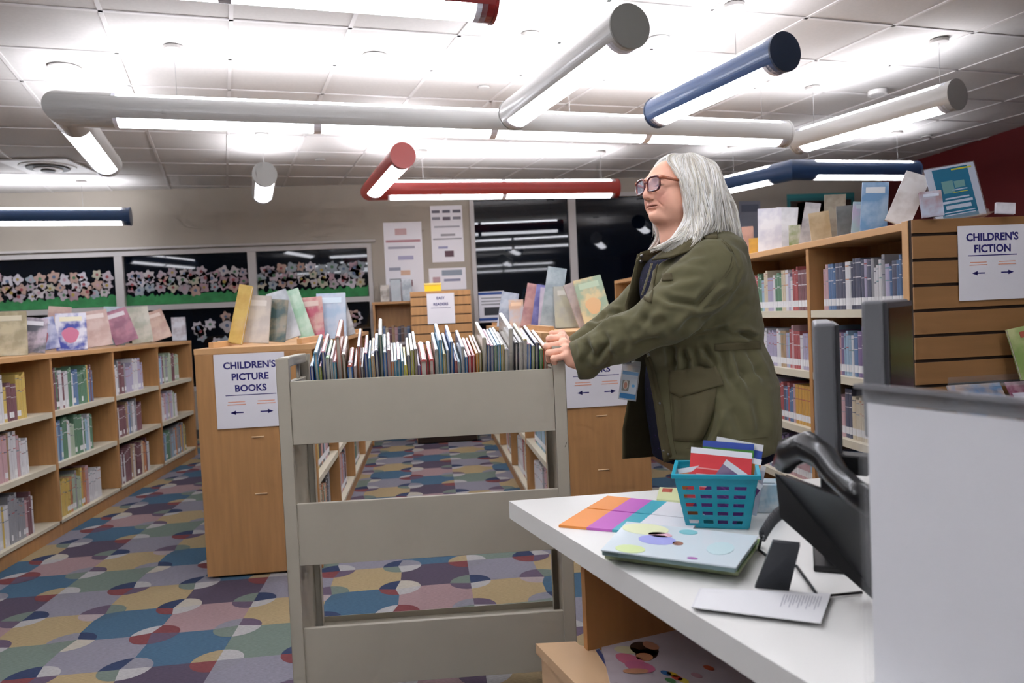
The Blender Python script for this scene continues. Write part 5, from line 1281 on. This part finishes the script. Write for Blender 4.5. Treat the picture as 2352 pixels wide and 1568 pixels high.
# ---- head, neck, hands: the body
TH = math.radians(20); ct, s_t = math.cos(TH), math.sin(TH); TL = math.radians(3)
fwd = V3(-ct, -s_t, 0); lef = V3(s_t, -ct, 0); up = V3(0, 0, 1)
fwd, up = fwd * math.cos(TL) + up * math.sin(TL), up * math.cos(TL) - fwd * math.sin(TL)
nose = L(1482.5, 452, 2.355); HO = nose - fwd * .112 + up * .026
def hl(X, Y, Z):
    x, y, z = X - HO[0], Y - HO[1], Z - HO[2]
    return (x * fwd[0] + y * fwd[1] + z * fwd[2], x * lef[0] + y * lef[1] + z * lef[2], x * up[0] + y * up[1] + z * up[2])
def hp(a, b, c): return HO + fwd * a + lef * b + up * c
def f_head(X, Y, Z):
    P = hl(X, Y, Z); x, y, z = P; ay = np.abs(y); Q = (x, ay, z)
    d = ell(P, (-.008, 0, .028), (.099, .077, .078))
    d = smin(d, ell(P, (.030, 0, -.026), (.064, .062, .072)), .03)
    d = smin(d, ell(Q, (.040, .036, -.034), (.040, .032, .040)), .02)      # cheeks
    d = smin(d, ell(Q, (.012, .046, -.058), (.044, .026, .036)), .025)     # jowl
    d = smin(d, ell(P, (.068, 0, -.079), (.021, .024, .016)), .018)        # chin
    d = smin(d, ell(P, (.020, 0, -.090), (.058, .046, .022)), .025)        # under the chin
    d = smin(d, ell(Q, (.080, .022, .034), (.016, .026, .009)), .014)      # brow
    d = smin(d, cone(P, (.091, 0, .020), (.109, 0, -.019), .008, .0115), .010)   # nose bridge to tip
    d = smin(d, ell(P, (.104, 0, -.026), (.014, .013, .010)), .006)
    d = smin(d, ell(Q, (.096, .013, -.029), (.011, .0075, .008)), .005)    # nostril wings
    d = smax(d, -ell(Q, (.104, .0065, -.036), (.006, .0035, .004)), .003)
    d = smax(d, -ell(Q, (.096, .031, .014), (.018, .018, .013)), .012)     # eye sockets
    d = smin(d, ell(Q, (.074, .031, .013), (.0145, .0145, .0125)), .003)   # eyes under lowered lids
    d = smin(d, ell(P, (.084, 0, -.050), (.013, .025, .0058)), .006)       # upper lip
    d = smin(d, ell(P, (.082, 0, -.0595), (.0125, .022, .006)), .005)      # lower lip
    d = smax(d, -ell(P, (.098, 0, -.0548), (.022, .034, .0010)), .0022)    # mouth line
    d = smax(d, -ell(P, (.091, 0, -.069), (.007, .018, .004)), .008)       # under-lip hollow
    d = smax(d, -ell(P, (.097, 0, -.041), (.005, .004, .006)), .005)       # philtrum
    d = smax(d, -cone(Q, (.100, .021, -.029), (.076, .040, -.056), .0022, .0012), .007)   # smile crease
    d = smin(d, ell(Q, (-.002, .078, .000), (.020, .008, .031)), .006); d = smax(d, -ell(Q, (.004, .087, .002), (.010, .005, .018)), .004)
    nk = chain((X, Y, Z), [hp(-.015, 0, -.05), L(1563, 545, 2.42), L(1590, 590, 2.43)], [.062, .060, .075], .03)
    d = smin(d, nk, .03)
    return smax(d, L(1580, 625, ZC)[2] - Z, .01)
hv, hq = surface_nets(f_head, HO - V3(.17, .16, .30), HO + V3(.17, .16, .145), .0026); hv = relax(hv, hq, 1, .4)
def hand(W, mcps, pips, dips, tips, r, thumb, wr):
    def f(X, Y, Z):
        P = (X, Y, Z); d = None
        for k in range(4):
            c = cone(P, W + (mcps[k] - W) * .15, mcps[k], .017, .0115); d = c if d is None else smin(d, c, .014)
        for k in range(3): d = smin(d, cone(P, mcps[k], mcps[k + 1], .0115, .0115), .01)
        d = smin(d, cone(P, wr, W, .028, .024), .015)
        for k in range(4):
            fg = chain(P, [mcps[k], pips[k], dips[k], tips[k]], [r[k] * 1.08, r[k] * 1.0, r[k] * .92, r[k] * .8], .004)
            fg = smin(fg, ell(P, pips[k], (r[k] * 1.08,) * 3), .003); d = smin(d, fg, .0045)
            d = smin(d, ell(P, mcps[k] + V3(0, -.002, .003), (.0105, .0105, .0095)), .008)
        d = smin(d, chain(P, thumb, [.016, .0135, .011, .009], .005), .008)
        return d
    allp = np.array(list(mcps) + list(pips) + list(dips) + list(tips) + list(thumb) + [W, wr]); a, b = allp.min(0) - .035, allp.max(0) + .035
    v, q = surface_nets(f, a, b, .0022); return relax(v, q, 1, .35), q
h1 = hand(L(1316, 826, 2.325),
          [L(1291, 777, 2.378), L(1295, 789, 2.352), L(1298, 803, 2.330), L(1302, 817, 2.315)],
          [L(1262, 778, 2.372), L(1257, 796, 2.347), L(1261, 811, 2.325), L(1272, 823, 2.308)],
          [L(1261, 793, 2.40), L(1259, 813, 2.377), L(1262, 826, 2.352), L(1274, 833, 2.33)],
          [L(1272, 800, 2.415), L(1272, 818, 2.395), L(1275, 828, 2.372), L(1283, 833, 2.35)],
          [.0108, .0115, .0113, .0100],
          [L(1312, 812, 2.35), L(1300, 800, 2.40), L(1285, 792, 2.425), L(1270, 788, 2.43)], L(1348, 838, 2.31))
h2 = hand(L(1316, 802, 2.63),
          [L(1290, 765, 2.66), L(1291, 773, 2.64), L(1293, 782, 2.62), L(1296, 791, 2.60)],
          [L(1268, 766, 2.66), L(1265, 776, 2.64), L(1266, 787, 2.62), L(1273, 797, 2.60)],
          [L(1267, 780, 2.68), L(1266, 790, 2.66), L(1267, 800, 2.64), L(1275, 806, 2.62)],
          [L(1276, 786, 2.69), L(1276, 796, 2.67), L(1277, 804, 2.65), L(1283, 808, 2.63)],
          [.0105, .011, .0108, .0098],
          [L(1312, 795, 2.60), L(1300, 800, 2.57), L(1288, 800, 2.56), L(1276, 800, 2.56)], L(1345, 812, 2.63))
def f_under(X, Y, Z):   # trunk, arms and legs hidden under the clothes
    P = (X, Y, Z); d = stack(P, [(r[0], r[1], r[2], r[3] - .05, r[4] - .05) for r in rowsJ][1:8])
    d = smin(d, cone(P, L(1612, 850, ZC), hip + V3(0, 0, 0), .12, .11), .04)
    d = smin(d, chain(P, [sh_n, el_n, wr_n], [.055, .045, .026], .02), .03); d = smin(d, chain(P, [sh_f, el_f, wr_f], [.055, .045, .026], .02), .03)
    d = smin(d, chain(P, [hip + V3(-.01, -.085, 0), hip + V3(-.10, -.085, -.36), V3(hip[0] - .05, hip[1] - .085, .09)], [.085, .055, .04], .02), .03)
    return smin(d, chain(P, [hip + V3(.02, .085, 0), hip + V3(.07, .09, -.34), V3(hip[0] + .26, hip[1] + .09, .12)], [.085, .055, .04], .02), .03)
uv, uq = surface_nets(f_under, (lo[0], lo[1], .03), hi, .013)
parts_ = [(hv, hq), h1, h2, (uv, uq)]
V_ = np.concatenate([p[0] for p in parts_]); off = np.cumsum([0] + [len(p[0]) for p in parts_[:-1]]); Q_ = np.concatenate([p[1] + o for p, o in zip(parts_, off)])
def srgb(h): return np.array(lin(h))
tint = np.tile(srgb('FBC0A4'), (len(V_), 1))
a, b, c = hl(V_[:, 0], V_[:, 1], V_[:, 2])
def blendc(mask, colr):
    mask = np.clip(mask, 0, 1)[:, None]; return tint * (1 - mask) + srgb(colr)[None] * mask
tint = blendc(np.exp(-(((a - .075) / .03) ** 2 + ((np.abs(b) - .04) / .02) ** 2 + ((c + .03) / .025) ** 2)) * .55, 'E88E80')   # cheeks
tint = blendc(np.exp(-(((a - .112) / .014) ** 2 + (b / .016) ** 2 + ((c + .026) / .014) ** 2)) * .6, 'DE9484')
tint = blendc((np.exp(-(((a - .088) / .014) ** 4 + (b / .024) ** 4 + ((c + .0545) / .0085) ** 4))) * .7, 'D08A82')                # lips
tint = blendc(np.exp(-(((a - .10) / .02) ** 4 + (b / .028) ** 4 + ((c + .0548) / .0013) ** 4)) * .5, '6A302E')
tint = blendc(np.exp(-(((a - .085) / .02) ** 4 + ((np.abs(b) - .030) / .020) ** 4 + ((c - .038 + 8 * (np.abs(b) - .03) ** 2) / .0035) ** 4)) * .45, '9A7A66')   # brows
tint = blendc(np.exp(-(((a - .084) / .014) ** 4 + ((np.abs(b) - .031) / .016) ** 4 + ((c - .0075) / .0018) ** 4)) * .95, '5A3A30')   # lash line
body = mk('body', V_, Q_, mat('skin', attr='tint', rough=.5, spec=.4, noise=.04, nscale=25), PS, tint)
_b = _M['skin'].node_tree.nodes['Principled BSDF']; _b.inputs['Subsurface Weight'].default_value = .0; _b.inputs['Subsurface Radius'].default_value = (.01, .004, .002)

# ---- glasses
gl = empty('glasses', tuple(hp(.104, 0, .012) )); gl.parent = PS
GO = np.array(hp(.104, 0, .012)); G = lambda a_, b_, c_: hp(a_, b_, c_) - GO
FR = mat('amber_tortoise_frame', '8A3C2A', .18, col2='4A2438', nscale=60, coat=.6)
def rim(s):
    pts = []
    for k in range(28):
        t = 2 * math.pi * k / 28; e = 3.2
        cx_, sx_ = math.cos(t), math.sin(t)
        u = .0262 * np.sign(cx_) * abs(cx_) ** (2 / e); v = .0225 * np.sign(sx_) * abs(sx_) ** (2 / e)
        pts.append(G(.110 - 2.2 * (abs(u + .034) ** 2) , s * (.0335 + u), .008 + v + .002))
    return pts
for s in (1, -1):
    p = rim(s); MB().tube(p + [p[0]], .0036, 8, cap=False).build('rim', FR, gl, smooth=True)
    c_ = G(.107, s * .0335, .0085); m = MB(); m.add([c_] + p, [(0, k + 1, (k + 1) % 28 + 1) for k in range(28)])
    m.build('lens', mat('spectacle_lens', 'B9C4E8', .03, alpha=.28, spec=.8), gl)
    MB().tube([G(.104, s * .060, .026), G(.098, s * .068, .0255), G(.085, s * .072, .024), G(.04, s * .080, .018), G(-.005, s * .082, .012), G(-.02, s * .082, -.002)], [.0055, .0056, .005, .0042, .0032, .0025], 10).build('temple', mat('amber_temple', 'A85A3A', .2, coat=.6), gl, smooth=True)
MB().tube([G(.108, .0085, .017), G(.113, 0, .019), G(.108, -.0085, .017)], .0034, 8).build('bridge', FR, gl, smooth=True)

# ---- hair: overlapping wavy locks hung along guide curves
HC = 2.40
def gpts(l): return [L(x, y, HC + z) for x, y, z in l]
NEAR = [
 [(1556, 353, .0), (1536, 357, -.028), (1533, 370, -.052), (1548, 390, -.074), (1566, 412, -.086), (1571, 440, -.088), (1576, 470, -.085), (1581, 500, -.085), (1570, 520, -.095), (1552, 545, -.11), (1526, 562, -.11), (1488, 577, -.10)],
 [(1566, 354, -.005), (1545, 364, -.045), (1560, 392, -.078), (1574, 425, -.090), (1580, 462, -.090), (1585, 500, -.088), (1577, 530, -.10), (1550, 556, -.12), (1510, 577, -.11)],
 [(1574, 352, -.005), (1562, 370, -.060), (1572, 405, -.088), (1578, 445, -.095), (1584, 485, -.095), (1582, 525, -.10), (1563, 553, -.13), (1528, 580, -.12)],
 [(1582, 351, -.005), (1584, 372, -.065), (1594, 410, -.094), (1600, 450, -.100), (1603, 492, -.100), (1603, 530, -.11), (1588, 556, -.15), (1556, 578, -.15)],
 [(1590, 351, -.005), (1606, 374, -.062), (1618, 412, -.092), (1624, 452, -.100), (1626, 492, -.100), (1624, 515, -.11), (1612, 532, -.13), (1598, 545, -.14)],
 [(1597, 352, -.002), (1628, 378, -.045), (1640, 414, -.078), (1646, 455, -.090), (1652, 498, -.088), (1656, 518, -.09), (1654, 530, -.10), (1650, 540, -.10)],
 [(1600, 353, .0), (1640, 380, -.02), (1652, 416, -.045), (1660, 452, -.060), (1674, 492, -.058), (1684, 532, -.055), (1692, 562, -.05), (1702, 585, -.05)],
 [(1600, 354, .01), (1640, 378, .02), (1652, 412, .0), (1664, 440, -.01), (1682, 474, -.01), (1690, 515, -.005), (1705, 560, .0), (1716, 585, .0)]]
FAR = [
 [(1600, 354, .015), (1636, 378, .045), (1650, 412, .045), (1660, 445, .045), (1675, 480, .045), (1685, 520, .05), (1698, 556, .06), (1706, 580, .06)],
 [(1595, 353, .015), (1620, 376, .07), (1632, 412, .09), (1640, 455, .10), (1648, 495, .10), (1655, 530, .11), (1655, 560, .12)],
 [(1585, 352, .012), (1590, 372, .075), (1600, 412, .105), (1604, 455, .11), (1606, 500, .11), (1606, 540, .13), (1595, 570, .15)],
 [(1575, 352, .01), (1558, 368, .07), (1560, 405, .105), (1562, 450, .112), (1562, 495, .11), (1558, 535, .12), (1545, 570, .14)],
 [(1568, 353, .008), (1535, 362, .05), (1522, 395, .10), (1520, 440, .11), (1522, 490, .11), (1522, 535, .11), (1510, 568, .10), (1492, 582, .09)],
 [(1560, 353, .004), (1534, 356, .012), (1514, 365, .028), (1499, 383, .045), (1490, 408, .062), (1482, 438, .078), (1482, 472, .088), (1490, 505, .095), (1506, 545, .10), (1488, 578, .09)]]
GD = [np.array(gpts(g_)) for g_ in NEAR + FAR]
def resamp(g_, n=40):
    # centripetal-ish smooth resampling
    t = np.r_[0, np.cumsum(np.linalg.norm(np.diff(g_, axis=0), axis=1))]; t /= t[-1]; u = np.linspace(0, 1, n)
    o = np.stack([np.interp(u, t, g_[:, k]) for k in range(3)], 1)
    for _ in range(6): o[1:-1] = (o[:-2] + 2 * o[1:-1] + o[2:]) / 4
    return o
GS = [resamp(g_) for g_ in GD]
hc_ = HO - fwd * .005 + up * .03
hm = MB(); hr = random.Random(9)
TONES = [lin(x) for x in ('F3F0E9', 'EAE6DE', 'FAF8F3', 'DED8CC', 'F0EADB', 'FBFAF7', 'CFC8BC')]
def lock(u, layer, r0, wav, ph, cut=1.0):
    i = min(int(u), len(GS) - 2); f_ = u - i; g_ = GS[i] * (1 - f_) + GS[i + 1] * f_
    n = len(g_); k = max(12, int(n * cut)); g_ = g_[:k]
    out = g_ - hc_; out[:, 2] *= .35; nn = np.linalg.norm(out, axis=1)[:, None]; out = out / nn
    tan = np.gradient(g_, axis=0); tan /= np.linalg.norm(tan, axis=1)[:, None]; side = np.cross(tan, out); side /= np.linalg.norm(side, axis=1)[:, None] + 1e-9
    s = np.linspace(0, 1, k)[:, None]
    g_ = g_ + out * (layer * np.minimum(1, s * 5)) + side * (wav * np.sin(s * 11 + ph) * s ** .7) + out * (wav * .5 * np.cos(s * 9 + ph * 1.3) * s)
    rad = r0 * np.clip(np.minimum((s[:, 0] + .02) * 9, 1), .25, 1) * np.clip((1.03 - s[:, 0]) * 3.2, .08, 1)
    hm.tube(g_[::1], list(rad), 5, c=hr.choice(TONES), cap=True)
NG = len(GS)
for u in np.arange(0, NG - 1 + 1e-6, .035):
    lock(min(u + hr.uniform(-.01, .01), NG - 1.001) if u > .02 else 0.0, -.005 + hr.uniform(-.003, .002), .006, .008, 4.2 * u + 2 * math.sin(u * 3.1))
for k in range(950):
    u = hr.uniform(0, NG - 1.001) if hr.random() < .45 else hr.uniform(0, 7.2)
    lock(u, hr.uniform(.000, .013), hr.uniform(.0009, .0030), hr.uniform(.007, .015), 4.2 * u + 2 * math.sin(u * 3.1) + hr.uniform(-.6, .6), hr.uniform(.80, 1.0))
for k in range(120):   # loose flyaway strands
    lock(hr.uniform(0, 7), hr.uniform(.006, .016), hr.uniform(.0005, .0009), hr.uniform(.006, .016), hr.uniform(0, 6.3), hr.uniform(.6, 1.0))
# the flipped lock behind the head
for k in range(46):
    ph = hr.uniform(-1, 1); z_ = hr.uniform(-.06, .03)
    g_ = resamp(np.array(gpts([(1640 + ph * 4, 395 + ph * 10, z_ - .02), (1652 + ph * 3, 425 + ph * 8, z_), (1660 + ph * 3, 446 + ph * 6, z_), (1674, 456 + ph * 5, z_), (1686 + ph * 3, 462 + ph * 4, z_)])), 20)
    hm.tube(g_, list(np.linspace(.0028, .0006, 20)), 5, c=hr.choice(TONES))
hair = hm.build('hair', mat('white_blonde_hair', attr='tint', rough=.36, spec=.7), PS, smooth=True, colattr=True); hair['label'] = 'long wavy white-blonde hair'
def f_cap(X, Y, Z):
    P = hl(X, Y, Z); d = ell(P, (-.014, 0, .030), (.099, .081, .081))
    return smax(d, -ell(P, (.095, 0, .0), (.088, .10, .105)), .01)
cv, cq = surface_nets(f_cap, HO - V3(.17, .16, .12), HO + V3(.17, .16, .16), .004); cv = relax(cv, cq, 1)
mk('hair_roots', cv, cq, mat('hair_roots', 'CFCAC0', .6, noise=.15, nscale=40, nstretch=(1, 1, .2)), hair)
tag(PS, 'person in an olive jacket and red-brown glasses pushing the book cart', 'person')

# ---- identity badge hanging from the waist
bd = empty('identity_badge'); bc = dep(1452, 828, 2.33); tilt = math.atan2(1475 - 1432, 95) * .0
MBd = Matrix.Translation(bc) @ Matrix.Rotation(-YAW - .12, 4, 'Z') @ Matrix.Rotation(.17, 4, 'Y')
bd.matrix_world = MBd
s_ = 2.33 / F
w_, h_ = 42 * s_, 92 * s_
MB().box(-w_ / 2, w_ / 2, .0003, .0012, -h_, 0).build('clear_sleeve', mat('badge_vinyl', 'CDD2D6', .08, alpha=.45, spec=.7), bd)
MB().box(-w_ / 2, w_ / 2, -.0006, .0, -h_ * .11, 0).build('sleeve_top', mat('badge_band', 'A9ADB0', .15, alpha=.8), bd)
cw, c0, c1 = w_ * .43, -h_ * .27, -h_ * .965
MB().box(-cw, cw, -.0008, .0001, c1, c0).build('card', flat('CFD8E2', .35, .3), bd)
MB().box(-cw, cw, -.0012, -.0009, c0 - h_ * .09, c0 - .001).build('pale_blue_band', flat('86B4DC', .4), bd); MB().box(-cw, cw, -.0012, -.0009, c1 + .0004, c1 + h_ * .13).build('blue_band', flat('3A82B8', .4), bd)
MB().box(-cw * .86, cw * .02, -.0012, -.0009, c1 + h_ * .19, c1 + h_ * .46).build('photo', flat('8E8E88', .5), bd)
m = MB(); P = lambda cx_, cz_, a_, b_: [(cx_ + a_ * math.cos(t), -.0012, cz_ + b_ * math.sin(t)) for t in [2 * math.pi * k / 16 for k in range(16)]][::-1]
pc = (-cw * .42, c1 + h_ * .33)
m.quadslab(P(pc[0], pc[1] + .002, cw * .32, h_ * .115), .0002, 0, n=(0, -1, 0)); m.quadslab([(x, y - .0003, z) for x, y, z in P(pc[0], pc[1], cw * .21, h_ * .085)], .0002, 1, n=(0, -1, 0))
m.build('portrait', [flat('D6D0C6', .5), flat('C48E78', .5)], bd)
MB().quadslab(P(cw * .55, c1 + h_ * .34, cw * .2, cw * .2), .0002, 0, n=(0, -1, 0)).build('round_mark', flat('6FB0E0', .4), bd)
MB().tube([(0, -.001, -.004), (.004, -.006, .004), (.012, -.004, .012), (.016, .0, .03)], .0014, 8).build('strap_clip', STEEL, bd, smooth=True)
MB().tube([(-.006, -.003, -.006), (.006, -.006, -.003), (.009, -.004, .003), (-.004, -.004, .005), (-.006, -.003, -.006)], .0013, 8).build('ring', STEEL, bd, smooth=True)
MB().tube([(.016, .0, .03), (.012, .02, .09)], .0008, 6).build('reel_string', BLACKP, bd)
tag(bd, 'identity badge in a clear sleeve hanging below the near sleeve of the jacket', 'badge')
BOOKMAX = 232
# ================================================================== shelf books too small or hidden to stand alone
bpy.context.view_layer.update()
dg = bpy.context.evaluated_depsgraph_get()
sb_ = [o for o in COL.objects if o.name.split('.')[0] == 'book' and o.parent is None and o.type == 'MESH']
score = []
for o in sb_:
    Mw = o.matrix_world; bb = [Vector(c_) for c_ in o.bound_box]; h_ = max(c_.z for c_ in bb); w_ = max(c_.x for c_ in bb)
    vis = 0
    for fx in (-.5, .5):
        for fz in (.15, .4, .65, .92):
            p = Mw @ Vector((w_ * fx, -.0005, h_ * fz)); q = RN.T @ (np.array(p) - CN)
            if q[2] > -.1: continue
            x, y = CX + F * q[0] / -q[2], CY - F * q[1] / -q[2]
            if not (0 <= x < 2352 and 0 <= y < 1568): continue
            d = p - Vector(CN); hit = SC.ray_cast(dg, Vector(CN), d.normalized(), distance=d.length + .01)
            if hit[0] and hit[4] is not None and hit[4].name == o.name: vis += 1
    Z = abs(float((RN.T @ (np.array(Mw.translation) - CN))[2])); score.append((vis * w_ * h_ / Z ** 2, o))
score.sort(key=lambda t: -t[0])
keep = set(o.name for s, o in score[:BOOKMAX] if s > 0); rest = [o for s, o in score if o.name not in keep]
mb = MB(); mats_ = []; mi_ = {}
for o in rest:
    me = o.data; idx = []
    for mt in me.materials:
        if mt.name not in mi_: mi_[mt.name] = len(mats_); mats_.append(mt)
        idx.append(mi_[mt.name])
    vs = [o.matrix_world @ v.co for v in me.vertices]; base_ = len(mb.v); mb.v += [tuple(v) for v in vs]
    for p in me.polygons: mb.f.append(tuple(i + base_ for i in p.vertices)); mb.m.append(idx[p.material_index]); mb.c.append(None)
    bpy.data.objects.remove(o)
if rest: tag(mb.build('books', mats_), 'the remaining shelved books, deep in the bays of all five bookcases', 'books', kind='stuff')
EXPO = 1.05
# ================================================================== camera, world, output look
cam = bpy.data.cameras.new('camera'); co = bpy.data.objects.new('camera', cam); COL.objects.link(co)
co.matrix_world = Matrix.Translation((0, 0, H)) @ RM.to_4x4()
cam.sensor_width = 36; cam.lens = F / 2352 * 36; cam.clip_start = .05; cam.clip_end = 60
cam.dof.use_dof = True; cam.dof.focus_distance = 2.38; cam.dof.aperture_fstop = 4.0
SC.camera = co
w = bpy.data.worlds.new('world'); SC.world = w; w.use_nodes = True
w.node_tree.nodes['Background'].inputs[0].default_value = (.02, .025, .035, 1); w.node_tree.nodes['Background'].inputs[1].default_value = .3
SC.view_settings.view_transform = 'Standard'; SC.view_settings.look = 'None'; SC.view_settings.gamma = 1; SC.view_settings.exposure = EXPO
SC.view_settings.use_curve_mapping = False
SC.cycles.use_adaptive_sampling = True; SC.cycles.adaptive_threshold = .1; SC.cycles.adaptive_min_samples = 12
SC.cycles.max_bounces = 6; SC.cycles.diffuse_bounces = 3; SC.cycles.transparent_max_bounces = 12
